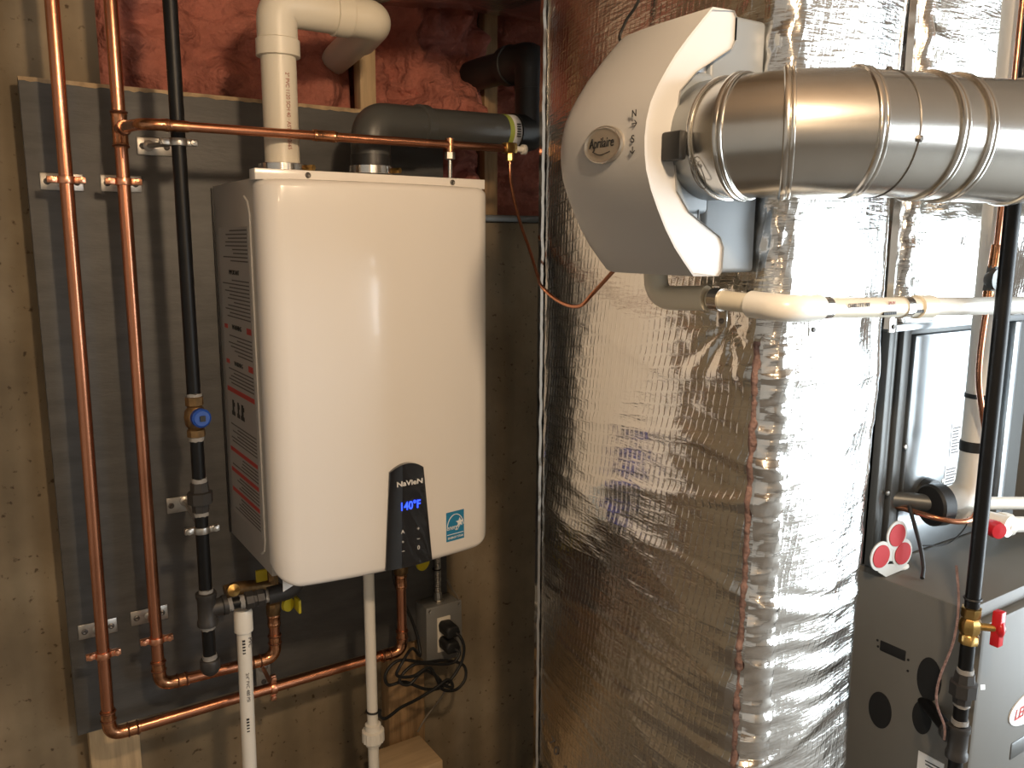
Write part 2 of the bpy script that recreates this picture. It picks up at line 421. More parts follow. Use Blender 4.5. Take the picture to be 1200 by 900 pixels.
# ------------------------------------------------------------------ tankless water heater
XL, XR, ZB, ZT = 0.410, 0.850, 0.892, 1.602
def front_y(x): return 1.347 + 0.022 * ((x - 0.63) / 0.22) ** 2
def outline():
    rad = 0.040; o = []
    for k in range(3): o.append((XL, 1.412 - 0.004 * k))
    for k in range(11):
        a = math.pi / 2 * k / 10
        x = XL + rad * (1 - math.cos(a)); o.append((x, front_y(XL + rad) + (1.404 - front_y(XL + rad)) * (1 - math.sin(a))))
    m = 24
    for k in range(1, m): x = XL + rad + (XR - XL - 2 * rad) * k / m; o.append((x, front_y(x)))
    for k in range(11):
        a = math.pi / 2 * (1 - k / 10)
        x = XR - rad * (1 - math.cos(a)); o.append((x, front_y(XR - rad) + (1.404 - front_y(XR - rad)) * (1 - math.sin(a))))
    for k in range(3): o.append((XR, 1.404 + 0.004 * k))
    return o
OUT = outline()
heater = thing('water_heater', 'white wall-hung tankless water heater with black control panel', 'water heater', (0.63, PY, ZB))
rows = []
def zb(x):
    d = min(x - XL, XR - x); r = 0.045
    return ZB + (r - math.sqrt(max(0, r * r - (r - d) ** 2)) if d < r else 0) * 0.62
er = 0.014
for k in range(6):                      # rounded lower edge
    a = math.pi / 2 * k / 5; ins = er * (1 - math.sin(a)); dz = er * (1 - math.cos(a))
    rows.append([(x + (0.63 - x) * ins / 0.22, y + ins * (1 if y < 1.40 else 0), zb(x) + dz) for x, y in OUT])
for k in range(1, 16):
    t_ = k / 16; rows.append([(x, y, zb(x) + er + (ZT - er - zb(x) - er) * t_) for x, y in OUT])
for k in range(6):
    a = math.pi / 2 * k / 5; ins = er * (1 - math.cos(a)); dz = er * math.sin(a)
    rows.append([(x + (0.63 - x) * ins / 0.22, y + ins * (1 if y < 1.40 else 0), ZT - er + dz) for x, y in OUT])
g = G().grid(rows)
n = len(OUT); g.f.append(tuple(range(n))); g.f.append(tuple(len(rows) * n - n + j for j in range(n - 1, -1, -1)))
obj('front_cover', g, 'heater_white', heater, angle=50)
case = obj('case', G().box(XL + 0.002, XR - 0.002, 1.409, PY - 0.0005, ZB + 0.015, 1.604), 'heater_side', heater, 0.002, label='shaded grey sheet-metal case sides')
fl = obj('top_flange', G().box(XL - 0.002, XR - 0.004, 1.388, 1.42, 1.600, 1.618), 'heater_white', heater, 0.0012)
for x in (0.497, 0.775): obj('screw', G().lathe((x, 1.388, 1.610), (0, -1, 0), [(0, 0.005), (0.0015, 0.005), (0.003, 0.003), (0.002, 0.0)], 12), 'screw_dark', fl)
# black strip standing in for the shadow line behind the case side
obj('case_shadow_strip', G().box(XL - 0.0015, XL + 0.003, 1.678, 1.6845, 0.91, 1.60), 'rubber', case)
# raised line and label on the side
g = G(); g.tube([(XL + 0.001, 1.468, 1.576), (XL + 0.001, 1.447, 1.566), (XL + 0.001, 1.437, 1.545), (XL + 0.001, 1.437, 0.965), (XL + 0.001, 1.444, 0.945), (XL + 0.001, 1.465, 0.932)], 0.0018, 6)
obj('embossed_line', g, 'side_line', case)
lab = obj('warning_label', G().box(XL + 0.0008, XL + 0.0025, 1.455, 1.65, 0.965, 1.525), 'label_grey', heater, label='grey instruction label with red headings on the case side')
def side_bar(y0, y1, z0, z1, m, nm='heading_bar'): return obj(nm, G().box(XL + 0.0003, XL + 0.0015, y0, y1, z0, z1), m, lab)
side_bar(1.462, 1.643, 1.213, 1.222, 'print_red'); side_bar(1.462, 1.643, 1.093, 1.101, 'print_red')
side_bar(1.462, 1.643, 1.051, 1.059, 'print_red'); side_bar(1.462, 1.643, 1.010, 1.018, 'print_red')
for z in (1.336, 1.268): side_bar(1.462, 1.490, z, z + 0.011, 'print_red'); side_bar(1.618, 1.64, z, z + 0.008, 'print_red')
text('heading', 'WARNING', 0.013, (XL + 0.0005, 1.555, 1.341), SIDE, 'print_black', lab)
text('heading', 'WARNING', 0.012, (XL + 0.0005, 1.555, 1.272), SIDE, 'print_black', lab)
text('heading', 'IMPORTANT', 0.012, (XL + 0.0005, 1.555, 1.443), SIDE, 'print_black', lab)
g = G(); random.seed(3)
for za, zb_ in ((1.46, 1.52), (1.36, 1.43), (1.285, 1.325), (1.232, 1.26), (1.115, 1.15), (1.065, 1.088), (1.024, 1.046), (0.972, 1.005)):
    z = zb_
    while z > za:
        ln = random.uniform(0.09, 0.175); g.box(XL + 0.0004, XL + 0.0012, 1.462, 1.462 + ln, z - 0.0022, z); z -= 0.0068
obj('fine_print', g, 'print_grey', lab, kind='stuff')
for k, (y, w_) in enumerate(((1.608, 0.022), (1.573, 0.018), (1.545, 0.024))):
    g = G(); z = 1.168
    g.box(XL + 0.0003, XL + 0.0013, y - w_ / 2, y + w_ / 2, z, z + 0.008); g.box(XL + 0.0003, XL + 0.0013, y - w_ / 4, y + w_ / 4, z + 0.008, z + 0.030)
    g.box(XL + 0.0003, XL + 0.0013, y - w_ / 2, y - w_ / 4, z + 0.018, z + 0.026)
    obj('pictogram', g, 'print_black', lab)
# control panel
g = G(); rows = []
for i in range(25):
    t_ = i / 24; z0 = 0.899 + (1.085 - 0.899) * t_
    xa = 0.6035 + (0.6150 - 0.6035) * t_; xb = 0.7015 + (0.6850 - 0.7015) * t_
    row = []
    for j in range(17):
        s_ = j / 16; x = xa + (xb - xa) * s_
        z = z0 + (0.014 * (1 - (2 * s_ - 1) ** 2) * t_)
        y = front_y(x) - 0.0035 - 0.006 * math.sin(math.pi * s_) ** 0.5
        row.append((x, y, z))
    rows.append(row)
g.grid(rows)
# skirt back to the cover
nrow = len(rows); edge = rows[0] + [r[-1] for r in rows[1:]] + rows[-1][::-1][1:] + [r[0] for r in rows[::-1][1:-1]]
k0 = len(g.v); ne = len(edge)
g.v += [tuple(p) for p in edge] + [(p[0], front_y(p[0]) + 0.002, p[2]) for p in edge]
g.f += [(k0 + i, k0 + (i + 1) % ne, k0 + ne + (i + 1) % ne, k0 + ne + i) for i in range(ne)]
pan = obj('control_panel', g, 'black_gloss', heater, angle=45)
PYF = 1.347 - 0.0035 - 0.006 - 0.0012
text('brand_name', 'NaVieN', 0.0135, (0.652, PYF, 1.062), FRONT, 'print_white', pan, bold=0.0003, sx=1.22)
text('temperature_readout', '140°F', 0.0215, (0.652, PYF, 1.018), FRONT, 'display_blue', pan, bold=0.0004, sx=0.85)
for x, ss in ((0.636, ('A', '◦', '–')), (0.668, ('+', '–', '0'))):
    for z, c in zip((0.970, 0.951, 0.933), ss):
        text('touch_symbol', c, 0.011, (x, PYF, z), FRONT, 'print_white', pan, depth=0.0002)
# blue energy label, wrapped on the curved cover
def es_y(x, lift): return front_y(x) - 0.0008 - lift
g = G()
for k in range(6):
    xa, xb = 0.736 + 0.007 * k, 0.743 + 0.007 * k
    for lift in (0.0,): g.add([(xa, es_y(xa, 0), 0.925), (xb, es_y(xb, 0), 0.925), (xb, es_y(xb, 0), 0.984), (xa, es_y(xa, 0), 0.984), (xa, es_y(xa, -0.002), 0.925), (xb, es_y(xb, -0.002), 0.925), (xb, es_y(xb, -0.002), 0.984), (xa, es_y(xa, -0.002), 0.984)], [(0, 1, 2, 3), (4, 7, 6, 5), (0, 4, 5, 1), (3, 2, 6, 7)] + ([(0, 3, 7, 4)] if k == 0 else []) + ([(1, 5, 6, 2)] if k == 5 else []))
es = obj('energy_sticker', g, 'sticker_blue', heater, label='blue square energy rating sticker')
g = G()
arc = [(0.757 + 0.0195 * math.cos(a), es_y(0.757 + 0.0195 * math.cos(a), 0.0003), 0.950 + 0.028 * math.sin(a)) for a in [math.pi * k / 20 for k in range(1, 20)]]
g.tube(arc, 0.0009, 5)
obj('arc', g, 'print_white', es)
obj('rule', G().tube([(x, es_y(x, 0.0003), 0.9385) for x in (0.738, 0.75, 0.764, 0.776)], 0.0007, 5), 'print_white', es)
CURV = Euler((R(90), 0, R(6.6)))
text('script', 'energy', 0.0135, (0.751, es_y(0.751, 0.0006), 0.9525), CURV, 'print_white', es, sx=0.85, shear=0.3)
st = [((0.0095 if k % 2 == 0 else 0.0045) * math.cos(R(90 + 36 * k)) + 0.7675, (0.0095 if k % 2 == 0 else 0.0045) * math.sin(R(90 + 36 * k)) + 0.960) for k in range(10)]
obj('star', G().prism(st, lambda p, q, t: (p, es_y(p, 0) - t, q), -0.0005, 0.0007), 'print_white', es)
text('caption', 'ENERGY STAR', 0.0058, (0.757, es_y(0.757, 0.0006), 0.9315), CURV, 'print_white', es, bold=0.0001)

def hose_clamp(name, c, d, r, h, parent, side):
    k = obj(name, G().lathe(Vector(c) - Vector(d) * h / 2, d, [(0, r), (0.001, r + 0.0015), (h - 0.001, r + 0.0015), (h, r)], 32), 'steel_bright', parent)
    d, u, v = frame(d); s_ = Vector(side).normalized(); q = Vector(c) + s_ * (r + 0.004)
    tng = Vector((0.45, -0.89, 0))
    obj('worm_screw', G().cyl(q - tng * 0.002, q + tng * 0.014, 0.0055, seg=6), 'brass', k)
    return k
# vent sockets on top of the heater
for x, y in ((0.488, 1.49), (0.664, 1.505)):
    obj('vent_socket', G().lathe((x, y, 1.604), (0, 0, 1), [(0, 0.052), (0.006, 0.052), (0.008, 0.040), (0.020, 0.040)], 36), 'pvc_white', heater)

# ------------------------------------------------------------------ vents
t = thing('intake_vent', 'white plastic intake vent pipe with elbows rising from heater top', 'pipe', (0.488, 1.49, 1.62))
r = 0.0302
vp = [(0.488, 1.49, 1.620), (0.488, 1.49, 1.800)]
obj('pipe', G().cyl((0.488, 1.49, 1.612), (0.488, 1.49, 1.845), r, seg=32), 'pvc_vent', t)
obj('elbow', G().tube(fillet([(0.488, 1.49, 1.838), (0.488, 1.49, 1.902), (0.60, 1.49, 1.902)], 0.062, 14), 0.0345, 28), 'pvc_vent', t)
obj('coupling', G().lathe((0.488, 1.49, 1.815), (0, 0, 1), [(0, r + 0.001), (0.001, 0.0375), (0.028, 0.0375), (0.030, 0.0345)], 32), 'pvc_vent', t)
obj('coupling', G().lathe((0.590, 1.49, 1.902), (1, 0, 0), [(0, 0.0345), (0.001, 0.0378), (0.030, 0.0378), (0.032, 0.0345)], 32), 'pvc_vent', t)
obj('elbow', G().tube(fillet([(0.615, 1.49, 1.902), (0.672, 1.49, 1.902), (0.690, 1.60, 1.896)], 0.05, 12), 0.0345, 28), 'pvc_vent', t)
obj('pipe', G().cyl((0.688, 1.59, 1.896), (0.715, 1.80, 1.890), r, seg=28), 'pvc_vent', t)
hose_clamp('hose_clamp', (0.488, 1.49, 1.629), (0, 0, 1), 0.040, 0.013, t, (0.9, -0.5, 0))
text('pipe_print', '2" PVC 1120 SCH 40 · ASTM D2665', 0.0095, (0.492, 1.49 - r - 0.0004, 1.722), FRONT, 'print_brown', t, tilt=R(-90), sx=0.9)

t = thing('exhaust_vent', 'dark grey exhaust vent pipe running along the plywood top to a black elbow', 'pipe', (0.664, 1.505, 1.62))
obj('rubber_collar', G().lathe((0.664, 1.505, 1.612), (0, 0, 1), [(0, 0.0385), (0.05, 0.0385), (0.052, 0.033)], 32), 'abs_black', t)
obj('elbow', G().tube(fillet([(0.664, 1.505, 1.65), (0.664, 1.505, 1.722), (0.79, 1.535, 1.728)], 0.075, 14), 0.0375, 28), 'grey_pipe', t)
obj('socket_bead', G().lathe((0.775, 1.5315, 1.7275), (0.126, 0.03, 0.004), [(0, 0.0375), (0.002, 0.0415), (0.022, 0.0415), (0.024, 0.036)], 32), 'grey_pipe', t)
obj('pipe', G().cyl((0.79, 1.535, 1.728), (1.03, 1.56, 1.736), 0.036, seg=32), 'grey_pipe', t)
b0 = Vector((0.79, 1.535, 1.728)); bd = (Vector((1.03, 1.56, 1.736)) - b0).normalized()
obj('green_band', G().lathe(b0 + bd * 0.198, bd, [(0, 0.0363), (0.012, 0.0363)], 32), 'label_green', t)
lb = obj('paper_label', G().lathe(b0 + bd * 0.210, bd, [(0, 0.0364), (0.020, 0.0364)], 32), 'print_white', t)
g = G()
for k in range(6): g.box(1.008, 1.016, 1.5185, 1.523, 1.722 + 0.005 * k, 1.724 + 0.005 * k)
obj('barcode', g, 'print_black', lb)
obj('elbow', G().tube(fillet([(1.02, 1.559, 1.7355), (1.078, 1.565, 1.737), (1.078, 1.565, 1.85)], 0.045, 12), 0.040, 28), 'abs_black', t)
obj('pipe', G().cyl((1.078, 1.565, 1.77), (1.078, 1.565, 1.87), 0.036, seg=28), 'abs_black', t)
obj('elbow', G().tube(fillet([(1.078, 1.565, 1.83), (1.078, 1.565, 1.893), (1.068, 1.66, 1.893)], 0.05, 12), 0.041, 28), 'abs_black', t)
obj('pipe', G().cyl((1.069, 1.65, 1.893), (1.06, 1.80, 1.893), 0.036, seg=28), 'abs_black', t)
obj('coupling', G().lathe((1.070, 1.635, 1.893), (-0.06, 1, 0), [(0, 0.041), (0.001, 0.044), (0.02, 0.044), (0.021, 0.037)], 28), 'abs_black', t)
hose_clamp('hose_clamp', (0.664, 1.505, 1.634), (0, 0, 1), 0.0395, 0.016, t, (0.9, -0.5, 0))

# ------------------------------------------------------------------ copper lines on the board
def sleeve(g, p, d, L, r):
    p = Vector(p); d = Vector(d).normalized()
    g.lathe(p - d * L / 2, d, [(0, r), (0.0006, r + 0.0018), (0.005, r + 0.0018), (0.0065, r + 0.0026), (0.009, r + 0.0018), (L - 0.009, r + 0.0018), (L - 0.0065, r + 0.0026), (L - 0.005, r + 0.0018), (L - 0.0006, r + 0.0018), (L, r)], 22)
def cu_elbow(a, p, b, r, parent, rad=0.03):
    """a, b: directions from corner p"""
    p = Vector(p); a = Vector(a).normalized(); b = Vector(b).normalized()
    path = fillet([p + a * (rad + 0.022), p, p + b * (rad + 0.022)], rad, 10)
    e = obj('elbow', G().tube(path, r + 0.0016, 20), 'copper_fitting', parent)
    for d in (a, b):
        q = p + d * (rad + 0.018)
        obj('solder_bead', G().ring(q, d, r + 0.0016, 0.0018, 24, 6), 'copper_flux', e)
        obj('solder_bead', G().ring(p + d * (rad + 0.002), d, r + 0.0018, 0.0014, 24, 6), 'copper_flux', e)
CY = 1.60; CR = 0.0111
cold = thing('copper_water_line', 'outer copper pipe nearest the plywood edge, running down and along the bottom', 'pipe', (0.1531, CY, 0.5844))
obj('pipe', G().tube([(0.1570, CY, 2.50), (0.1541, CY, 1.2531), (0.1501, CY, 0.6111)], CR, 22), 'copper', cold)
cu_elbow((0.004, 0, 1), (0.1501, CY, 0.5844), (1, 0, 0.0), CR, cold)
obj('pipe', G().cyl((0.1778, CY, 0.5844), (0.7259, CY, 0.5874), CR, seg=22), 'copper', cold)
cu_elbow((-1, 0, 0), (0.7526, CY - 0.005, 0.5874), (0, 0, 1), CR, cold)
obj('pipe', G().cyl((0.7526, CY - 0.005, 0.6111), (0.7526, CY - 0.005, 0.7790), CR, seg=22), 'copper', cold)
g = G(); sleeve(g, (0.7526, CY - 0.005, 0.7543), (0, 0, 1), 0.034, CR); obj('coupling', g, 'copper_fitting', cold)
obj('union_nut', G().lathe((0.7526, CY - 0.005, 0.7711), (0, 0, 1), [(0, 0.014), (0.004, 0.017), (0.03, 0.017), (0.036, 0.013), (0.13, 0.013)], 8), 'brass_dull', cold)

hot = thing('copper_water_line', 'inner copper pipe with a tee near its top and an elbow beside the drip leg', 'pipe', (0.2430, CY, 0.6585))
obj('pipe', G().cyl((0.2430, CY, 2.50), (0.2430, CY, 0.6852), CR, seg=22), 'copper', hot)
cu_elbow((0, 0, 1), (0.2430, CY, 0.6575), (1, 0, -0.02), CR, hot)
obj('pipe', G().cyl((0.2716, CY, 0.6570), (0.4494, CY, 0.6526), CR, seg=22), 'copper', hot)
cu_elbow((-1, 0, 0.02), (0.4672, CY, 0.6516), (0, 0, 1), CR, hot)
obj('pipe', G().cyl((0.4672, CY, 0.6704), (0.4672, CY, 0.7444), CR, seg=22), 'copper', hot)
g = G(); sleeve(g, (0.4672, CY, 0.7346), (0, 0, 1), 0.03, CR); obj('coupling', g, 'copper_fitting', hot)
tee = G(); sleeve(tee, (0.2430, CY, 1.6877), (0, 0, 1), 0.062, CR); 
tdir = Vector((0.05, -1.0, -0.01)).normalized(); tp = Vector((0.2430, CY, 1.6877))
tee.cyl(tp, tp + tdir * 0.045, CR * 0.86 + 0.0015, seg=20)
te = obj('tee', tee, 'copper_fitting', hot)
for z in (1.660, 1.716): obj('solder_bead', G().ring((0.243, CY, z), (0, 0, 1), CR + 0.0015, 0.0022, 24, 6), 'copper_flux', te)
obj('solder_bead', G().ring(tp + tdir * 0.035, tdir, 0.0112, 0.0018, 24, 6), 'copper_flux', te)
# half inch branch crossing above the heater
TY = 1.440; HR = 0.0079
br = thing('copper_branch_line', 'thin horizontal copper pipe crossing in front of both vent pipes', 'pipe', (0.30, TY, 1.69))
q = tp + tdir * 0.04
obj('elbow', G().tube(fillet([q, (0.2515, TY, 1.680), (0.32, TY, 1.6805)], 0.03, 8), HR + 0.0014, 18), 'copper_fitting', br)
obj('pipe', G().tube([(0.29, TY, 1.6805), (0.6, TY, 1.6825), (0.932, TY, 1.6855)], HR, 18), 'copper', br)
for x_, l_ in ((0.288, 0.016), (0.549, 0.045)):
    g = G(); sleeve(g, (x_, TY, 1.6805 + 0.008 * (x_ - 0.29)), (1, 0, 0), l_, HR); obj('coupling', g, 'copper_fitting', br)
obj('drop_tee', G().cyl((0.799, TY, 1.696), (0.799, TY, 1.668), 0.0085, seg=14), 'copper_fitting', br)
obj('drop_nut', G().lathe((0.799, TY, 1.672), (0, 0, -1), [(0, 0.008), (0.002, 0.010), (0.014, 0.010), (0.016, 0.006)], 6), 'zinc', br)
obj('drop_tube', G().cyl((0.799, TY, 1.66), (0.799, TY, 1.60), 0.0042, seg=12), 'steel_bright', br)
obj('saddle_valve', G().box(0.921, 0.948, TY - 0.012, TY + 0.010, 1.676, 1.697), 'brass', br, 0.003)
obj('valve_stem', G().lathe((0.948, TY, 1.686), (1, 0, 0), [(0, 0.006), (0.018, 0.006), (0.018, 0.010), (0.026, 0.010)], 12), 'pvc_white', br)
obj('compression_nut', G().lathe((0.935, TY - 0.002, 1.678), (0, 0, -1), [(0, 0.007), (0.003, 0.008), (0.016, 0.008), (0.018, 0.004)], 6), 'brass', br)
# small supply tube to the humidifier
tube = smooth([(0.935, 1.438, 1.668), (0.932, 1.43, 1.62), (0.925, 1.39, 1.55), (0.905, 1.32, 1.485), (0.868, 1.24, 1.44), (0.828, 1.17, 1.425), (0.815, 1.10, 1.404), (0.800, 1.03, 1.402), (0.792, 0.985, 1.425), (0.80, 0.945, 1.462)], 8)
tag(obj('supply_tube', G().tube(tube, 0.0032, 10), 'copper', None), 'thin copper supply tube looping from the saddle valve to the humidifier', 'tube')

# ------------------------------------------------------------------ clamps
def clamp(name, label, px, py, pz, axis, r, plate, mat, rod_to=None, group=None):
    """pipe centre (px,py,pz); plate = x0,x1,z0,z1 on the board"""
    x0, x1, z0, z1 = plate
    t = thing(name, label, 'clamp', ((x0 + x1) / 2, PY, (z0 + z1) / 2), group)
    pl = obj('plate', G().box(x0, x1, PY - 0.0035, PY, z0, z1), 'zinc', t, 0.003)
    vert = (z1 - z0) > (x1 - x0)
    for s_ in (-1, 1):
        if vert: c = ((x0 + x1) / 2, PY - 0.0035, (z0 + z1) / 2 + s_ * (z1 - z0) * 0.32)
        else: c = ((x0 + x1) / 2 + s_ * (x1 - x0) * 0.34, PY - 0.0035, (z0 + z1) / 2)
        obj('screw', G().lathe(c, (0, -1, 0), [(0, 0.0058), (0.001, 0.0056), (0.0025, 0.003), (0.0012, 0.0)], 12), 'screw_dark', pl)
    rc = Vector(((x0 + x1) / 2 if rod_to is None else rod_to[0], PY, (z0 + z1) / 2 if rod_to is None else rod_to[1]))
    obj('boss', G().lathe(rc, (0, -1, 0), [(0, 0.010), (0.006, 0.010), (0.008, 0.007)], 14), 'zinc', t)
    obj('rod', G().cyl(rc, (px, py + r, pz), 0.0045, seg=12), mat, t)
    ax = Vector(axis)
    rg = obj('ring', G().lathe(Vector((px, py, pz)) - ax * 0.006, ax, [(0, r), (0.0, r + 0.003), (0.012, r + 0.003), (0.012, r)], 24), mat, t, 0.0006)
    e = Vector((1, 0, 0)) if abs(ax.z) > 0.5 else Vector((0, 0, 1))
    e = (e + Vector((0, -0.12, 0))).normalized()
    for s_ in (-1, 1):
        c = Vector((px, py, pz)) + e * s_ * (r + 0.009)
        g = G()
        if abs(ax.z) > 0.5: g.box(c.x - 0.009, c.x + 0.009, c.y - 0.005, c.y + 0.005, c.z - 0.0055, c.z + 0.0055)
        else: g.box(c.x - 0.0055, c.x + 0.0055, c.y - 0.005, c.y + 0.005, c.z - 0.009, c.z + 0.009)
        ear = obj('ear', g, mat, rg, 0.0015)
        obj('ear_screw', G().lathe(c + Vector((0, -0.005, 0)) + e * s_ * 0.002, (0, -1, 0), [(0, 0.0055), (0.003, 0.005), (0.004, 0.0)], 12), mat, rg)
    return t
clamp('pipe_clamp', 'upper copper clamp on the outer water pipe, on a zinc plate', 0.1551, CY, 1.5998, (0, 0, 1), CR, (0.122, 0.190, 1.586, 1.616), 'copper_clamp')
clamp('pipe_clamp', 'upper copper clamp on the inner water pipe, just below its tee', 0.2430, CY, 1.6007, (0, 0, 1), CR, (0.217, 0.286, 1.587, 1.617), 'copper_clamp')
clamp('pipe_clamp', 'lower copper clamp on the outer water pipe, hanging below its plate', 0.1511, CY, 0.7474, (0, 0, 1), CR, (0.119, 0.187, 0.748, 0.778), 'copper_clamp')
clamp('pipe_clamp', 'lower copper clamp on the inner water pipe, above its bottom elbow', 0.2430, CY, 0.7514, (0, 0, 1), CR, (0.211, 0.280, 0.752, 0.782), 'copper_clamp')
clamp('pipe_clamp', 'copper clamp gripping the long horizontal water pipe on an upright plate', 0.4593, CY, 0.5859, (1, 0, 0), CR, (0.447, 0.479, 0.548, 0.607), 'copper_clamp', (0.463, 0.592))
GY = 1.49; GR = 0.0115; GX = 0.3143
clamp('pipe_clamp', 'bright steel clamp holding the top of the black gas pipe', GX, GY, 1.661, (0, 0, 1), GR, (0.282, 0.343, 1.655, 1.687), 'zinc', (0.302, 1.672))
clamp('pipe_clamp', 'bright steel clamp on the black gas pipe just below its union', GX, GY, 0.9902, (0, 0, 1), GR, (0.291, 0.343, 0.968, 1.0), 'zinc', (0.325, 0.99))

# ------------------------------------------------------------------ black gas pipe beside the heater
gas = thing('gas_pipe', 'black iron gas pipe with blue-handled valve beside the water heater', 'pipe', (GX, GY, 0.7143))
obj('pipe', G().cyl((GX, GY, 2.50), (GX, GY, 1.2125), GR, seg=22), 'black_pipe', gas)
obj('pipe', G().cyl((GX, GY, 1.1838), (GX, GY, 1.0592), GR, seg=22), 'black_pipe', gas)
obj('pipe', G().cyl((GX, GY, 1.0401), (GX, GY, 0.8293), GR, seg=22), 'black_pipe', gas)
obj('drip_leg', G().cyl((GX, GY, 0.8293), (GX, GY, 0.7239), GR, seg=22), 'black_pipe', gas)
def dope(z, r=GR, x=GX, y=GY, d=(0, 0, 1), p=gas, at=None):
    c = Vector(at) if at else Vector((x, y, z)); rr = []
    d_, u, v = frame(d)
    for t_ in (-0.004, -0.001, 0.002, 0.005):
        rr.append([c + d_ * (t_ + 0.0015 * random.uniform(-1, 1)) + (u * math.cos(a) + v * math.sin(a)) * (r + 0.0006 + 0.0014 * random.random()) for a in [2 * math.pi * j / 18 for j in range(18)]])
    obj('thread_sealant', G().rings(rr), 'pipe_dope', p)
vb = obj('ball_valve', G().lathe((GX, GY, 1.1608), (0, 0, 1), [(0, 0.0135), (0.001, 0.0155), (0.013, 0.0155), (0.016, 0.0125), (0.022, 0.017), (0.036, 0.019), (0.048, 0.017), (0.054, 0.0125), (0.057, 0.0155), (0.071, 0.0155), (0.072, 0.0135)], 8), 'brass_dull', gas, label='brass ball valve body')
obj('valve_handle', G().lathe((GX + 0.003, GY - 0.014, 1.1982), (0.12, -1, 0), [(0, 0.008), (0.004, 0.0165), (0.014, 0.0165), (0.017, 0.013), (0.017, 0.0)], 20), 'blue_plastic', vb, label='round blue valve handle')
obj('handle_slot', G().box(GX + 0.001, GX + 0.010, GY - 0.034, GY - 0.030, 1.1934, 1.2030), 'print_black', vb)
dope(1.2327); dope(1.1579)
un = obj('union', G().lathe((GX, GY, 1.0238), (0, 0, 1), [(0, 0.0145), (0.014, 0.0155), (0.016, 0.022), (0.036, 0.022), (0.038, 0.017), (0.054, 0.0155)], 8), 'iron_fitting', gas)
dope(1.0803); dope(1.0199)
tg = G().lathe((GX, GY, 0.8072), (0, 0, 1), [(0, 0.0165), (0.001, 0.0185), (0.009, 0.0185), (0.012, 0.0165), (0.052, 0.0165), (0.055, 0.0185), (0.063, 0.0185), (0.064, 0.0165)], 22)
tg.lathe((GX, GY, 0.8369), (1, 0, 0.06), [(0, 0.015), (0.026, 0.016), (0.028, 0.0185), (0.036, 0.0185), (0.037, 0.013)], 22)
obj('tee', tg, 'iron_fitting', gas)
dope(0.8724); dope(0.8043)
obj('end_cap', G().lathe((GX, GY, 0.7411), (0, 0, -1), [(0, 0.0165), (0.002, 0.0178), (0.018, 0.0178), (0.026, 0.014), (0.031, 0.008), (0.033, 0.0)], 24), 'iron_fitting', gas)
dope(0.7449)
bd = Vector((1, -0.10, 0.05)).normalized(); b0 = Vector((GX, GY, 0.8369))
obj('nipple', G().cyl(b0 + bd * 0.03, b0 + bd * 0.075, 0.0108, seg=18), 'black_pipe', gas)
dope(0, 0.0112, d=bd, at=b0 + bd * 0.040); dope(0, 0.0112, d=bd, at=b0 + bd * 0.062)
obj('branch_union', G().lathe(b0 + bd * 0.066, bd, [(0, 0.013), (0.003, 0.0175), (0.016, 0.0175), (0.017, 0.0145), (0.022, 0.0145), (0.023, 0.0165), (0.036, 0.0165), (0.038, 0.0125)], 8), 'iron_fitting', gas)
dope(0, 0.0115, d=bd, at=b0 + bd * 0.108)
obj('branch_elbow', G().tube(fillet([b0 + bd * 0.11, b0 + bd * 0.165, b0 + bd * 0.165 + Vector((0.005, 0, 0.10))], 0.03, 8), 0.0165, 18), 'iron_fitting', gas)
# isolating valve with the yellow tag above the hot pipe
vk = thing('isolation_valve', 'brass isolation valve with yellow handles under the heater left corner', 'valve', (0.4672, CY, 0.7593))
obj('body', G().lathe((0.4672, CY, 0.7444), (0, 0, 1), [(0, 0.012), (0.004, 0.015), (0.022, 0.015), (0.026, 0.013), (0.034, 0.018), (0.062, 0.018), (0.07, 0.013), (0.16, 0.013)], 8), 'brass_dull', vk)
obj('side_port', G().tube(fillet([(0.4672, CY, 0.8086), (0.3951, CY - 0.01, 0.8235), (0.3704, CY - 0.01, 0.8205)], 0.02, 6), 0.0135, 14), 'brass_dull', vk)
obj('port_cap', G().lathe((0.3802, CY - 0.03, 0.8304), (0, -1, 0.3), [(0, 0.012), (0.006, 0.013), (0.014, 0.012), (0.016, 0.0)], 16), 'brass', vk)
obj('handle', G().box(0.478, 0.483, 1.47, 1.50, 0.795, 0.822), 'yellow_vinyl', vk, 0.001, label='yellow lever handle')
obj('handle', G().lathe((0.462, 1.50, 0.808), (0.4, -1, 0.1), [(0, 0.006), (0.003, 0.013), (0.010, 0.013), (0.011, 0.0)], 16), 'yellow_vinyl', vk)
obj('handle', G().box(0.425, 0.447, 1.56, 1.566, 0.838, 0.862), 'yellow_vinyl', vk, 0.001)
obj('stem', G().cyl((0.473, 1.60, 0.808), (0.463, 1.50, 0.808), 0.006, seg=10), 'brass_dull', vk)
tag(obj('paper_tag', G().prism([(0.428, 0.878), (0.447, 0.886), (0.452, 0.9), (0.428, 0.9)], lambda p, q, t: (p, t, q), 1.40, 1.4012), 'print_white', bevel=0), 'small white paper tag poking out under the heater left corner', 'tag')
vk = thing('isolation_valve', 'brass isolation valve with yellow tag under the heater, above the long copper riser', 'valve', (0.7526, CY - 0.005, 0.8086))
obj('body', G().lathe((0.7526, CY - 0.006, 0.8057), (0, 0, 1), [(0, 0.013), (0.01, 0.018), (0.04, 0.018), (0.05, 0.014), (0.11, 0.014)], 8), 'brass_dull', vk)
obj('handle', G().lathe((0.7802, CY - 0.05, 0.8086), (0.3, -1, 0), [(0, 0.004), (0.003, 0.018), (0.008, 0.018), (0.009, 0.0)], 18), 'yellow_vinyl', vk)
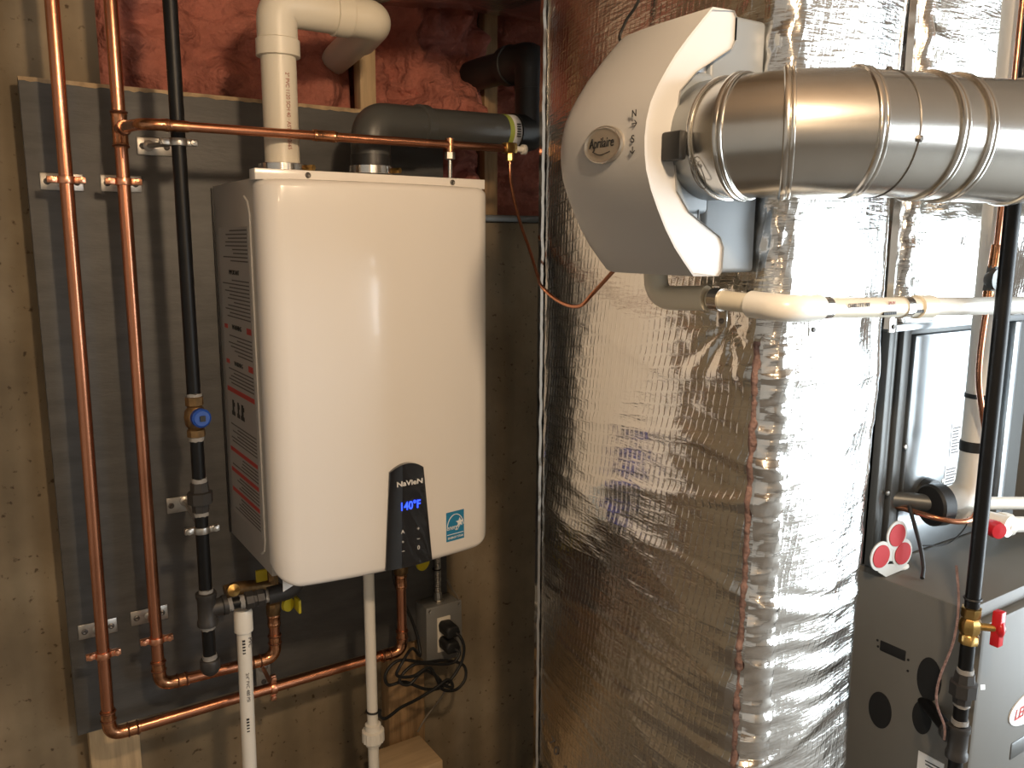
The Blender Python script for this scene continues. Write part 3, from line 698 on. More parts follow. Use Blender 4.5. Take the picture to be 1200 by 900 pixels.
obj('stem', G().cyl((0.7556, CY - 0.006, 0.8185), (0.7793, CY - 0.048, 0.8096), 0.005, seg=10), 'brass_dull', vk)

# ------------------------------------------------------------------ white drain pipes
t = thing('capped_drain_pipe', 'white plastic standpipe with a cap in front of the drip leg', 'pipe', (0.378, 1.50, 0.0))
obj('pipe', G().cyl((0.374, 1.50, 0.0), (0.3805, 1.50, 0.80), 0.0132, seg=24), 'pvc_white', t)
obj('cap', G().lathe((0.3805, 1.50, 0.774), (0, 0, 1), [(0, 0.0135), (0.0008, 0.0172), (0.038, 0.0172), (0.044, 0.015), (0.0445, 0.0)], 28), 'pvc_white', t)
for z in (0.758, 0.598):
    for k in range(5): obj('barcode_line', G().box(0.3735, 0.3785, 1.50 - 0.0137, 1.489, z - 0.006 * k, z - 0.006 * k + 0.0036 - 0.0004 * k), 'print_black', t)
text('pipe_print', 'PVC', 0.011, (0.388, 1.50 - 0.0120, 0.754), FRONT, 'print_grey', t, tilt=R(-90))
text('pipe_print', '3/4" PVC 480 PSI', 0.0085, (0.379, 1.50 - 0.0136, 0.665), FRONT, 'print_grey', t, tilt=R(-90))
t = thing('condensate_pipe', 'white plastic condensate pipe dropping from the heater centre through a union', 'pipe', (0.637, 1.50, 0.0))
obj('pipe', G().tube([(0.637, 1.50, 0.0), (0.636, 1.50, 0.49), (0.635, 1.50, 0.91)], 0.0113, 22), 'pvc_white', t)
g = G(); rs = []
for z_, k_ in ((0.446, 0.013), (0.448, 0.016), (0.456, 0.0165), (0.458, 0.0225), (0.482, 0.0225), (0.484, 0.017), (0.496, 0.0165), (0.498, 0.0125)):
    rs.append([(0.6365 + math.cos(a) * k_ * (1 + (0.05 if (k_ > 0.02 and j % 2) else 0)), 1.50 + math.sin(a) * k_ * (1 + (0.05 if (k_ > 0.02 and j % 2) else 0)), z_) for j, a in enumerate([2 * math.pi * j / 32 for j in range(32)])])
obj('union', g.rings(rs), 'pvc_white', t)
obj('cable_tie', G().ring((0.636, 1.50, 0.525), (0.1, 0, 1), 0.0125, 0.0022, 24, 6), 'rubber', t)

# ------------------------------------------------------------------ electrical box, plugs and cord
t = thing('outlet_box', 'grey metal outlet box with two plugs on the plywood corner', 'outlet box', (0.875, PY, 0.51))
obj('box', G().box(0.832, 0.922, 1.632, PY - 0.0003, 0.516, 0.654), 'grey_paint', t, 0.003)
cv = obj('cover_plate', G().box(0.829, 0.925, 1.624, 1.632, 0.513, 0.657), 'grey_paint', t, 0.004)
for x, z in ((0.838, 0.648), (0.916, 0.648), (0.838, 0.522), (0.916, 0.522)):
    obj('screw', G().lathe((x, 1.624, z), (0, -1, 0), [(0, 0.004), (0.002, 0.003), (0.001, 0.0)], 10), 'zinc', cv)
oc = obj('receptacle', G().box(0.857, 0.892, 1.6205, 1.626, 0.540, 0.627), 'outlet_ivory', cv, 0.002)
obj('screw', G().lathe((0.8745, 1.6205, 0.584), (0, -1, 0), [(0, 0.003), (0.0015, 0.002), (0.0, 0.0)], 10), 'zinc', oc)
cd = thing('flexible_conduit', 'short armoured conduit from the outlet box up to the heater', 'conduit', (0.877, 1.655, 0.654))
g = G(); rs = []
for k in range(85):
    z = 0.668 + 0.0027 * k; rr = 0.0068 + 0.0014 * (k % 2)
    rs.append([(0.8765 - 0.02 * max(0, z - 0.76) + math.cos(a) * rr, 1.655 + math.sin(a) * rr, z) for a in [2 * math.pi * j / 14 for j in range(14)]])
obj('armour', G().rings(rs), 'zinc', cd)
obj('connector', G().lathe((0.877, 1.655, 0.652), (0, 0, 1), [(0, 0.014), (0.005, 0.014), (0.006, 0.010), (0.024, 0.010)], 8), 'zinc', cd)
obj('cable_tie', G().ring((0.8745, 1.655, 0.735), (0, 0, 1), 0.0095, 0.002, 20, 6), 'rubber', cd)
def plug(z, label, pts):
    t = thing('power_cord', label, 'cord', (0.875, 1.60, z))
    obj('plug', G().prism([(0.860, z - 0.014), (0.890, z - 0.014), (0.895, z - 0.004), (0.890, z + 0.012), (0.864, z + 0.014), (0.858, z + 0.004)], lambda p, q, s_: (p + (1.62 - s_) * 0.2, s_, q - (1.62 - s_) * 0.25), 1.6225, 1.588), 'rubber', t, 0.004)
    obj('cable', G().tube(smooth(pts, 10), 0.0036, 10), 'rubber', t)
plug(0.607, 'black power cord from the upper plug, looped and tied below the outlet box', [(0.884, 1.594, 0.60), (0.898, 1.585, 0.585), (0.905, 1.58, 0.555), (0.893, 1.58, 0.515), (0.85, 1.575, 0.482), (0.80, 1.57, 0.49), (0.745, 1.57, 0.525), (0.705, 1.57, 0.53), (0.70, 1.57, 0.56), (0.735, 1.575, 0.578), (0.80, 1.58, 0.552), (0.86, 1.59, 0.535), (0.905, 1.585, 0.512), (0.908, 1.58, 0.48), (0.88, 1.575, 0.462), (0.84, 1.57, 0.478), (0.82, 1.565, 0.52), (0.80, 1.56, 0.548), (0.755, 1.55, 0.545), (0.715, 1.545, 0.562), (0.728, 1.545, 0.588), (0.765, 1.57, 0.60), (0.80, 1.60, 0.56), (0.80, 1.62, 0.61), (0.775, 1.62, 0.68), (0.745, 1.605, 0.74), (0.738, 1.60, 0.785), (0.755, 1.59, 0.83), (0.76, 1.59, 0.90)])
plug(0.568, 'black power cord from the lower plug, trailing to a tie on the condensate pipe', [(0.884, 1.592, 0.558), (0.895, 1.585, 0.545), (0.878, 1.58, 0.53), (0.845, 1.578, 0.535), (0.81, 1.575, 0.548), (0.77, 1.57, 0.56), (0.74, 1.565, 0.55), (0.728, 1.56, 0.535), (0.752, 1.56, 0.522), (0.79, 1.565, 0.54), (0.825, 1.57, 0.515), (0.845, 1.57, 0.487), (0.868, 1.57, 0.474), (0.855, 1.568, 0.498), (0.81, 1.56, 0.49), (0.76, 1.55, 0.485), (0.715, 1.53, 0.492), (0.672, 1.51, 0.492), (0.652, 1.50, 0.508), (0.651, 1.495, 0.525)])
tag(obj('grey_cable', G().tube(smooth([(0.905, 1.66, 0.70), (0.918, 1.66, 0.672), (0.935, 1.66, 0.64), (0.946, 1.665, 0.56), (0.94, 1.67, 0.47), (0.90, 1.68, 0.39), (0.86, 1.69, 0.34), (0.84, 1.70, 0.30)], 8), 0.0022, 8), 'grey_cable'), 'thin grey cable drooping behind the right side of the outlet box', 'cable')
tag(obj('black_hook', G().tube(smooth([(0.783, 1.55, 0.86), (0.778, 1.55, 0.835), (0.786, 1.55, 0.818), (0.80, 1.55, 0.822), (0.805, 1.55, 0.845), (0.812, 1.55, 0.852)], 8), 0.0025, 8), 'rubber'), 'small black wire hook under the heater beside the yellow tag', 'wire')

# ------------------------------------------------------------------ foil wrapped return duct
def perimeter():
    p = []
    for k in range(118):                                   # face towards the heater
        t_ = k / 117; p.append((0.930 - 0.080 * t_ - 0.022 * math.sin(math.pi * t_) ** 0.8, 1.308 - 0.578 * t_))
    for k in range(1, 12):
        a = math.pi / 2 * k / 12; p.append((0.885 - 0.035 * math.cos(a), 0.730 - 0.040 * math.sin(a)))
    for k in range(45):                                    # face towards the room
        t_ = k / 44; p.append((0.885 + 0.175 * t_, 0.690 - 0.008 * math.sin(math.pi * t_)))
    for k in range(1, 18):
        a = math.pi / 2 * k / 18; p.append((1.060 + 0.055 * math.sin(a), 0.690 + 0.055 * (1 - math.cos(a))))
    for k in range(30): p.append((1.115, 0.745 + 0.563 * k / 29))
    for k in range(1, 16): p.append((1.115 - 0.185 * k / 16, 1.308))
    return p
PER = perimeter(); NP = len(PER)
U = [0.0]
for i in range(1, NP): U.append(U[-1] + math.dist(PER[i], PER[i - 1]))
UC = U[118 + 2]                                            # arc length of the corner seam
NRM = []
for i in range(NP):
    a, b = PER[(i - 1) % NP], PER[(i + 1) % NP]; d = Vector((b[0] - a[0], b[1] - a[1])).normalized()
    NRM.append((-d.y * -1, d.x * -1))
# make sure the normals point outwards
cx, cy = 0.98, 0.94
NRM = [((nx, ny) if (nx * (p[0] - cx) + ny * (p[1] - cy)) > 0 else (-nx, -ny)) for (nx, ny), p in zip(NRM, PER)]
def wrinkle(u, z):
    lower = 1 / (1 + math.exp((z - 1.37) * 30))            # loose facing below the drain pipe
    near = math.exp(-((u - UC) / 0.16) ** 2)
    d = 0.007 * fbm(u * 3.0, z * 2.2, 4.2, 2)
    wz = z + 0.05 * fbm(u * 3, z * 3, 7, 2)
    tens = fbm(u * 4.0, wz * 44, 1.7, 3)
    rid = max(0.0, 1 - 3.2 * abs(noise.noise(Vector((u * 2.6, wz * 24, 5.5)))))
    d += lower * ((0.0011 + 0.0020 * near) * tens + 0.0019 * rid * rid * (0.45 + 0.55 * near))
    fold = noise.noise(Vector((u * 2.2 + 3, z * 11 + u * 1.2, 9.0)))
    d += lower * 0.0055 * max(0, 1 - abs(fold) * 7) * (0.35 + 0.65 * near)
    d += 0.0006 * fbm(u * 40, z * 90, 3, 2)
    # crumpled tape at the corner above the drain pipe
    cr = math.exp(-((u - UC + 0.0) / 0.05) ** 2) * (1 - lower)
    d += cr * 0.009 * abs(fbm(u * 38, z * 22, 8.1, 4))
    # star of creases under the strap screwed to the facing
    du, dz = u - (UC - 0.062), z - 1.398
    rr = math.hypot(du, dz)
    if rr < 0.16:
        an = math.atan2(dz, du)
        d -= 0.010 * math.exp(-(rr / 0.035) ** 2)
        d += 0.004 * math.exp(-(rr / 0.065) ** 2) * math.sin(an * 11 + 2.5 * fbm(du * 20, dz * 20, 0, 2)) * min(1, rr / 0.02) * (1 if dz < 0.01 else 0.3)
    for k in (0.0, 0.171):                                 # dimples at the other straps
        rr = math.hypot(u - (UC + 0.045 + k), z - 1.39)
        if rr < 0.1: d -= 0.006 * math.exp(-(rr / 0.03) ** 2)
    return d
NZ = 330
g = G(); uvs = []; rows = []
for j in range(NZ + 1):
    z = 0.42 + (2.49 - 0.42) * j / NZ; row = []
    for i in range(NP):
        d = wrinkle(U[i], z) if i < 235 else 0.0
        e = min(1.0, U[i] / 0.03)
        row.append((PER[i][0] + NRM[i][0] * d * e, PER[i][1] + NRM[i][1] * d * e, z)); uvs.append((U[i], z))
    rows.append(row)
fs = []
for j in range(NZ):
    for i in range(NP):
        a, b = j * NP + i, j * NP + (i + 1) % NP; fs.append((a, b, b + NP, a + NP))
g.v = [q for r_ in rows for q in r_]; g.f = fs
duct = thing('insulated_duct', 'tall foil-wrapped insulated return duct beside the furnace', 'duct', (0.98, 0.94, 0.0))
foil_sheet('foil_wrap', g, uvs, 'foil', duct)
obj('duct_base', G().box(0.94, 1.10, 0.72, 1.29, 0.0, 0.45), 'foil', duct)
# stapled flange along the back edge
rs = []; 
for j in range(200):
    z = 0.0 + 2.49 * j / 199; o_ = 0.0025 * fbm(z * 30, 1, 1, 3)
    y0, x0 = 1.308, 0.926 + o_
    rs.append([(x0, y0 - 0.004, z), (x0 - 0.0035, y0, z), (x0 - 0.001 + o_ * 0.5, y0 + 0.013 + o_, z), (x0 + 0.004, y0 + 0.013 + o_, z), (x0 + 0.006, y0, z)])
me = obj('stapled_flange', G().rings(rs), 'foil_tape', duct)
# torn pink edge and puckered foil lap along the front corner
ci = 118 + 2
cxp, cyp = PER[ci]; nx, ny = NRM[ci]
rs = []; rp = []
for j in range(260):
    z = 0.42 + (1.375 - 0.42) * j / 259
    o_ = wrinkle(UC, z); w1 = 0.0045 + 0.0055 * fbm(z * 34, 2, 2, 4); w2 = 0.0035 + 0.0045 * fbm(z * 48, 5, 2, 4)
    px_, py_ = cxp + nx * o_, cyp + ny * o_ + 0.004
    rs.append([(px_ + math.cos(a) * max(0.002, w1), py_ + math.sin(a) * max(0.002, w2 * 1.3), z) for a in [2 * math.pi * k / 8 for k in range(8)]])
obj('pink_seam', G().rings(rs), 'pink_fringe', duct, angle=180, label='torn pink insulation fringe along the corner seam')
g = G(); uvs = []; pts = []
for j in range(300):
    z = 0.42 + (1.372 - 0.42) * j / 299; row = []
    for k in range(9):
        i = ci + 1 + k; s_ = k / 8
        d = wrinkle(U[i], z) + 0.0012 + 0.004 * (1 - s_) + (1 - s_) * 0.006 * fbm(z * 38, s_ * 1.2, 3.3, 3) + 0.002 * s_ * fbm(z * 60, s_ * 3, 1, 2)
        row.append((PER[i][0] + NRM[i][0] * d, PER[i][1] + NRM[i][1] * d, z)); uvs.append((U[i], z))
    pts.append(row)
foil_sheet('seam_lap', G().grid(pts), uvs, 'foil_tape', duct)
for k, (c_, y_, z_) in enumerate((('R', 1.268, 0.535), ('7', 1.220, 0.515), ('0', 1.200, 0.507), ('7', 1.160, 0.49))):
    text('foil_print', c_, 0.030, (0.930 - 0.080 * (1.308 - y_) / 0.578 - 0.022 * math.sin(math.pi * (1.308 - y_) / 0.578) ** 0.8 - 0.006, y_, z_), SIDE, 'print_grey', duct, tilt=R(-25))
# straight seam of the duct lap at the right-hand edge
rs = []
for j in range(120):
    z = 1.38 + 0.93 * j / 119; o_ = 0.002 * fbm(z * 20, 4, 4, 2)
    rs.append([(1.098 + o_, 0.700, z), (1.102 + o_, 0.692, z), (1.106 + o_, 0.700, z)])
obj('tape_seam', G().rings(rs), 'foil_tape', duct)

# thin control cable over the duct face
tag(obj('control_cable', G().tube(smooth([(0.875, 0.93, 2.50), (0.868, 0.945, 2.05), (0.852, 0.958, 1.87), (0.842, 0.985, 1.82), (0.836, 0.99, 1.795), (0.826, 0.95, 1.77), (0.82, 0.885, 1.755)], 8), 0.0022, 8), 'rubber'), 'thin black control cable running over the foil above the humidifier', 'cable')

# ------------------------------------------------------------------ humidifier
hum = thing('humidifier', 'white curved-front bypass humidifier on the foil-wrapped duct', 'humidifier', (0.845, 0.82, 1.46))
arcR = [(0.745, 1.768), (0.726, 1.749), (0.707, 1.729), (0.690, 1.710), (0.676, 1.691), (0.664, 1.673), (0.654, 1.654), (0.649, 1.635), (0.647, 1.617), (0.648, 1.598), (0.651, 1.581), (0.659, 1.560), (0.670, 1.539), (0.683, 1.517), (0.699, 1.495), (0.715, 1.478), (0.732, 1.461)]
backR = [(0.775, 1.4605), (0.781, 1.467), (0.782, 1.495), (0.775, 1.508), (0.72, 1.537), (0.70, 1.56), (0.694, 1.60), (0.694, 1.63), (0.70, 1.672), (0.725, 1.695), (0.78, 1.727), (0.786, 1.737), (0.786, 1.762), (0.781, 1.769)]
poly = arcR + backR
rs = []
for y, s_, in ((0.722, 0.0), (0.719, 0.3), (0.7195, 1.0), (0.730, 1.0), (0.736, 1.0), (0.78, 1.0), (0.83, 1.0), (0.87, 1.0), (0.885, 0.92), (0.895, 0.75), (0.90, 0.45), (0.902, 0.0)):
    ins = 0.0045 * (1 - s_) if y < 0.75 else 0.012 * (1 - s_)
    dx = 0.0 if y < 0.80 else 0.012 * ((y - 0.80) / 0.10) ** 2
    c0 = Vector((0.735, 1.615)); row = []
    for k, (px_, pz_) in enumerate(poly):
        if k >= len(arcR) and y > 0.735: px_ = 0.786
        v_ = Vector((px_, pz_)) - c0; L = v_.length
        if k < len(arcR): v_ = v_ * ((L - ins) / L)
        row.append((c0.x + v_.x + (dx if k < len(arcR) else 0), y, c0.y + v_.y))
    rs.append(row)
g = G().rings(rs)
o = obj('cover', g, 'humidifier_white', hum, angle=32)
obj('cabinet', G().box(0.752, 0.846, 0.7255, 0.888, 1.464, 1.767).box(0.695, 0.76, 0.7256, 0.885, 1.535, 1.698), 'humidifier_grey', hum, 0.006, label='grey cabinet behind the white cover', seg=3)
obj('cabinet_seam', G().box(0.742, 0.7428, 0.7248, 0.727, 1.47, 1.54), 'coil_frame', hum)
# oval badge on the front
bz = 1.6145; byc = 0.789; g = G(); rs = []
for k, (sc_, dx) in enumerate(((1.0, 0.0), (1.0, 0.0035), (0.93, 0.005), (0.86, 0.0035), (0.80, 0.0032), (0.4, 0.0045))):
    rs.append([(0.6478 - dx, byc + 0.036 * sc_ * math.cos(a), bz + 0.0215 * sc_ * math.sin(a)) for a in [2 * math.pi * j / 40 for j in range(40)]])
bg = obj('badge', G().rings(rs), 'badge_silver', hum, label='oval silver brand badge')
text('badge_text', 'Aprilaire', 0.0165, (0.6432, byc + 0.002, bz + 0.002), SIDE, 'print_black', bg, sx=0.78, shear=0.2, depth=0.0005)
obj('badge_swoosh', G().tube(smooth([(0.6435, byc + 0.018, bz - 0.007), (0.6433, byc + 0.004, bz - 0.0115), (0.6435, byc - 0.014, bz - 0.0085)], 6), 0.0006, 5), 'print_black', bg)
text('pen_mark', 'N', 0.011, (0.6465, 0.7375, 1.644), SIDE, 'print_black', hum)
text('pen_mark', '→', 0.012, (0.6462, 0.7365, 1.633), SIDE, 'print_black', hum)
text('pen_mark', 'S', 0.012, (0.6455, 0.7375, 1.616), SIDE, 'print_black', hum)
text('pen_mark', '↓', 0.012, (0.6455, 0.7375, 1.603), SIDE, 'print_black', hum)
# collar with the round damper lever
HX, HY, HZ = 0.757, 0.72, 1.620
RD = 0.0685
ring_y = [(0.0, RD + 0.0004), (0.030, RD + 0.0004)]
cl = obj('damper_collar', G().lathe((HX, 0.726, HZ), (0.02, -1, 0), ring_y, 56), 'collar_grey', hum, angle=60)
obj('collar_bead', G().ring((HX + 0.0006, 0.6965, HZ), (0.02, -1, 0), RD + 0.0004, 0.0020, 56, 8), 'galvanised_bead', cl)
obj('damper_lever', G().box(0.674, 0.686, 0.692, 0.722, 1.592, 1.624), 'rubber', hum, 0.003, label='black damper lever')
obj('screw', G().lathe((0.756, 0.708, HZ + RD - 0.004), (0, 0, 1), [(0, 0.003), (0.004, 0.003), (0.005, 0.0)], 8), 'zinc', cl)
obj('screw', G().lathe((0.752, 0.706, HZ - RD + 0.004), (0, 0, -1), [(0, 0.003), (0.004, 0.003), (0.005, 0.0)], 8), 'zinc', cl)
# drain tailpiece below the cabinet
obj('drain_tail', G().tube(fillet([(0.80, 0.86, 1.48), (0.80, 0.855, 1.425), (0.815, 0.775, 1.429)], 0.03, 8), 0.0165, 20), 'pvc_cream', hum)

# ------------------------------------------------------------------ round metal duct with elbow
pd = thing('round_metal_duct', 'shiny six-inch round metal duct with elbow leaving the humidifier', 'duct', (0.90, 0.62, 1.55))
PP = [Vector(p) for p in ((HX, 0.714, HZ), (HX + 0.002, 0.677, HZ), (0.781, 0.638, HZ + 0.001), (0.839, 0.595, HZ + 0.002), (0.921, 0.565, HZ + 0.001), (0.956, 0.554, HZ), (1.040, 0.521, HZ - 0.002), (1.42, 0.386, HZ - 0.006), (1.52, 0.40, HZ - 0.006), (1.60, 0.455, HZ - 0.006), (1.635, 0.54, HZ - 0.006), (1.64, 0.86, HZ - 0.006))]
rads = [RD - 0.002, RD, RD + 0.001, RD, RD + 0.0005, RD + 0.001, RD, RD, RD, RD, RD]
def plane_n(i):
    if i == 0: return (PP[1] - PP[0]).normalized()
    if i == len(PP) - 1: return (PP[-1] - PP[-2]).normalized()
    return ((PP[i] - PP[i - 1]).normalized() + (PP[i + 1] - PP[i]).normalized()).normalized()
def gore_ring(c, d, nrm, r, n=64):
    d, u, v = frame(d); out = []
    for k in range(n):
        a = 2 * math.pi * k / n; o_ = (u * math.cos(a) + v * math.sin(a)) * r
        out.append(c + o_ - d * (o_.dot(nrm) / d.dot(nrm)))
    return out
for i in range(len(PP) - 1):
    d = (PP[i + 1] - PP[i]).normalized()
    a = gore_ring(PP[i], d, plane_n(i), rads[i]); b = gore_ring(PP[i + 1], d, plane_n(i + 1), rads[i])
    mid = [[p + (q_ - p) * t_ for p, q_ in zip(a, b)] for t_ in (0, 0.5, 1)]
    gp = obj('gore', G().rings(mid, False), 'galvanised', pd, angle=60)
    if i:
        nr = plane_n(i); d_, u, v = frame(nr); bead = gore_ring(PP[i], d, nr, rads[i] + 0.0012)
        bw = 0.0030 if i in (1, 2, 3, 6) else 0.0024
        rs = []
        for k in range(64):
            c = bead[k]; e = (c - PP[i]).normalized()
            rs.append([c + e * bw * math.cos(b_) + nr * bw * 1.25 * math.sin(b_) for b_ in [2 * math.pi * j / 8 for j in range(8)]])
        obj('bead', G().rings(rs, False, True), 'galvanised_bead', gp)
        rs = []
        for k in range(64):
            c = bead[k] + nr * 0.0062; e = (c - PP[i]).normalized()
            rs.append([c + e * bw * 0.6 * math.cos(b_) + nr * bw * 0.8 * math.sin(b_) for b_ in [2 * math.pi * j / 8 for j in range(8)]])
        obj('bead', G().rings(rs, False, True), 'galvanised_bead', gp)
# slip joint line with two screws between the elbows
c4 = PP[3].lerp(PP[4], 0.42); d4 = (PP[4] - PP[3]).normalized()
lr = gore_ring(c4, d4, d4, RD + 0.0004)
obj('slip_joint', G().tube(lr + [lr[0]], 0.0008, 5), 'screw_dark', pd)
for a in (8, 100):
    d_, u, v = frame(d4); e = (Vector((0, 0, 1)) * math.cos(R(a)) + Vector((d4.y, -d4.x, 0)) * math.sin(R(a)))
    obj('screw', G().lathe(c4 + e * (RD - 0.001), e, [(0, 0.004), (0.003, 0.004), (0.005, 0.002), (0.005, 0.0)], 6), 'screw_dark', pd)
# pressed size mark
e6 = Vector((-0.80, -0.45, -0.40)).normalized()
mk = Vector((HX, 0.690, HZ)) + Vector((-0.85, 0, -0.52)).normalized() * (RD + 0.0006)
zax = Vector((-0.85, -0.08, -0.52)).normalized(); xax = Vector((0, -1, 0)); xax = (xax - zax * xax.dot(zax)).normalized(); yax = zax.cross(xax)
rot = Matrix((xax, yax, zax)).transposed().to_euler()
text('size_mark', '6', 0.013, mk, rot, 'screw_dark', pd)
obj('size_mark_rim', G().tube([mk + xax * 0.0075 * math.cos(a) + (yax * 0.019) * math.sin(a) - yax * 0.008 - zax * 0.0012 * math.sin(a) ** 2 for a in [2 * math.pi * k / 28 for k in range(29)]], 0.0006, 5), 'screw_dark', pd)

# ------------------------------------------------------------------ drain pipe strapped round the duct
dr = thing('drain_pipe', 'cream plastic drain pipe strapped around the foil duct under the humidifier', 'pipe', (0.82, 0.70, 1.42))
DRr = 0.0134
obj('pipe', G().cyl((0.817, 0.77, 1.4285), (0.820, 0.665, 1.4245), 0.0125, seg=22), 'pvc_cream', dr)
obj('elbow', G().tube(fillet([(0.820, 0.705, 1.4255), (0.820, 0.652, 1.423), (0.880, 0.652, 1.422)], 0.028, 10), 0.0168, 22), 'pvc_white', dr)
obj('pipe', G().cyl((0.86, 0.652, 1.422), (1.13, 0.652, 1.414), DRr, seg=22), 'pvc_cream', dr)
obj('coupling', G().lathe((1.092, 0.652, 1.4152), (1, 0, -0.03), [(0, DRr), (0.001, 0.0165), (0.036, 0.0165), (0.037, DRr)], 24), 'pvc_cream', dr)
obj('pipe', G().tube(fillet([(1.12, 0.652, 1.4145), (1.95, 0.652, 1.39), (1.95, 0.652, 0.0)], 0.03, 8), DRr, 22), 'pvc_white', dr)
text('pipe_print', 'CHARLOTTE PIPE', 0.0075, (0.945, 0.652 - DRr - 0.0002, 1.4235), FRONT, 'print_grey', dr, sx=0.8)
text('pipe_print', '3/4 IN', 0.006, (1.015, 0.652 - DRr - 0.0002, 1.424), FRONT, 'print_brown', dr)
for x0, n_ in ((1.000, 9), (1.070, 7)):
    g = G()
    for k in range(n_): g.box(x0 + 0.0032 * k, x0 + 0.0022 + 0.0032 * k, 0.652 - DRr - 0.0003, 0.645, 1.4085, 1.4125)
    obj('barcode', g, 'print_black', dr)
def strap(label, c, d, tabx):
    t = thing('pipe_strap', label, 'strap', c)
    obj('band', G().lathe(Vector(c) - Vector(d) * 0.008, d, [(0, 0.0136), (0, 0.0152), (0.016, 0.0152), (0.016, 0.0136)], 26), 'steel_bright', t)
    tb = obj('tab', G().box(*tabx), 'steel_bright', t, 0.001)
    if abs(d[1]) > 0.5: q = ((tabx[0]), (tabx[2] + tabx[3]) / 2, tabx[4] + 0.008); dd = (-1, 0, 0)
    else: q = ((tabx[0] + tabx[1]) / 2, tabx[2], tabx[4] + 0.008); dd = (0, -1, 0)
    obj('screw', G().lathe(q, dd, [(0, 0.004), (0.002, 0.0035), (0.003, 0.0)], 10), 'screw_dark', tb)
strap('steel strap holding the drain pipe below the humidifier', (0.8172, 0.757, 1.428), (0, 1, 0), (0.8235, 0.8255, 0.747, 0.765, 1.392, 1.416))
strap('steel strap on the drain pipe beside its white elbow', (0.889, 0.652, 1.4212), (1, 0, 0), (0.882, 0.900, 0.664, 0.666, 1.385, 1.412))
strap('steel strap on the drain pipe at the duct right edge', (1.064, 0.652, 1.416), (1, 0, 0), (1.055, 1.073, 0.664, 0.666, 1.380, 1.406))

# ------------------------------------------------------------------ furnace, coil, plenum
FX, FY, FZ = 1.30, 0.638, 0.922
fur = thing('furnace', 'grey-beige gas furnace cabinet with knockout holes in its side', 'furnace', (1.57, 1.0, 0.0))
obj('cabinet', G().box(FX, 1.85, FY + 0.004, 1.38, 0.0, FZ), 'furnace_paint', fur, 0.004)
obj('front_door', G().box(FX + 0.012, 1.84, FY - 0.016, FY + 0.006, 0.05, FZ - 0.022), 'furnace_paint', fur, 0.008)
def hole(y, z, ry, rz, nm='knockout'):
    g = G().rings([[(FX - 0.0012 + k, y + ry * math.cos(a), z + rz * math.sin(a)) for a in [2 * math.pi * j / 28 for j in range(28)]] for k in (0, 0.004)])
    return obj(nm, g, 'dark_void', fur)
hole(0.694, 0.777, 0.021, 0.039); hole(0.776, 0.679, 0.022, 0.034); hole(0.70, 0.704, 0.017, 0.030)
sl = obj('knockout_slot', G().box(FX - 0.0012, FX + 0.003, 0.738, 0.787, 0.789, 0.809), 'dark_void', fur, 0.003)
for y, z in ((0.733, 0.795), (0.792, 0.806), (0.732, 0.775), (0.79, 0.795)): obj('screw_hole', G().cyl((FX - 0.001, y, z), (FX + 0.002, y, z), 0.0022, seg=8), 'dark_void', fur)
bl = obj('brand_badge', G().rings([[(1.50 + s_ * 0.07 * math.cos(a), FY - 0.016 - dy, 0.700 + s_ * 0.030 * math.sin(a)) for a in [2 * math.pi * j / 36 for j in range(36)]] for s_, dy in ((1, -0.001), (1, 0.002), (0.97, 0.0025))]), 'print_white', fur)
text('brand_name', 'LENNOX', 0.027, (1.500, FY - 0.019, 0.699), FRONT, 'print_red', bl, shear=0.2, bold=0.0004)
obj('sight_glass', G().box(1.450, 1.52, FY - 0.018, FY - 0.01, 0.612, 0.645), 'coil_frame', fur, 0.003)
lbm = obj('rating_label', G().box(FX - 0.0012, FX + 0.001, 0.655, 0.70, 0.58, 0.642), 'print_white', fur)
g = G(); z = 0.632
while z > 0.59: g.box(FX - 0.0017, FX, 0.660, 0.660 + random.uniform(0.02, 0.034), z - 0.002, z); z -= 0.006
obj('fine_print', g, 'print_black', lbm, kind='stuff')

coil = thing('coil_cabinet', 'bright metal evaporator coil cabinet standing on the furnace', 'coil cabinet', (1.57, 1.1, FZ))
CYF = 0.83; CXL = 1.322
obj('cabinet', G().box(CXL, 1.85, CYF + 0.012, 1.36, FZ, 1.36), 'coil_frame', coil, 0.002)
for x0, x1, dy in ((CXL, CXL + 0.018, 0.0), (CXL + 0.022, CXL + 0.032, 0.004), (CXL + 0.036, CXL + 0.060, -0.004)):
    obj('frame_rail', G().box(x0, x1, CYF + dy, CYF + 0.02, FZ + 0.002, 1.355), 'coil_frame', coil, 0.002)
obj('access_panel', G().box(CXL + 0.075, 1.72, CYF - 0.004, CYF + 0.014, FZ + 0.10, 1.342), 'coil_steel', coil, 0.004)
obj('lower_panel', G().box(CXL + 0.075, 1.72, CYF + 0.002, CYF + 0.014, FZ + 0.002, FZ + 0.095), 'coil_steel', coil, 0.003)
obj('side_channel', G().box(1.735, 1.76, CYF - 0.008, CYF + 0.014, FZ + 0.002, 1.35), 'coil_steel', coil, 0.003)
obj('top_lip', G().box(CXL - 0.006, 1.85, CYF - 0.008, CYF + 0.01, 1.352, 1.364), 'coil_steel', coil, 0.002)
for x, z in ((CXL + 0.028, 1.06), (CXL + 0.026, 0.96), (CXL + 0.07, 1.14), (CXL + 0.205, 1.055)): obj('screw', G().lathe((x, CYF - 0.002, z), (0, -1, 0), [(0, 0.005), (0.003, 0.0045), (0.004, 0.0)], 8), 'zinc', coil)
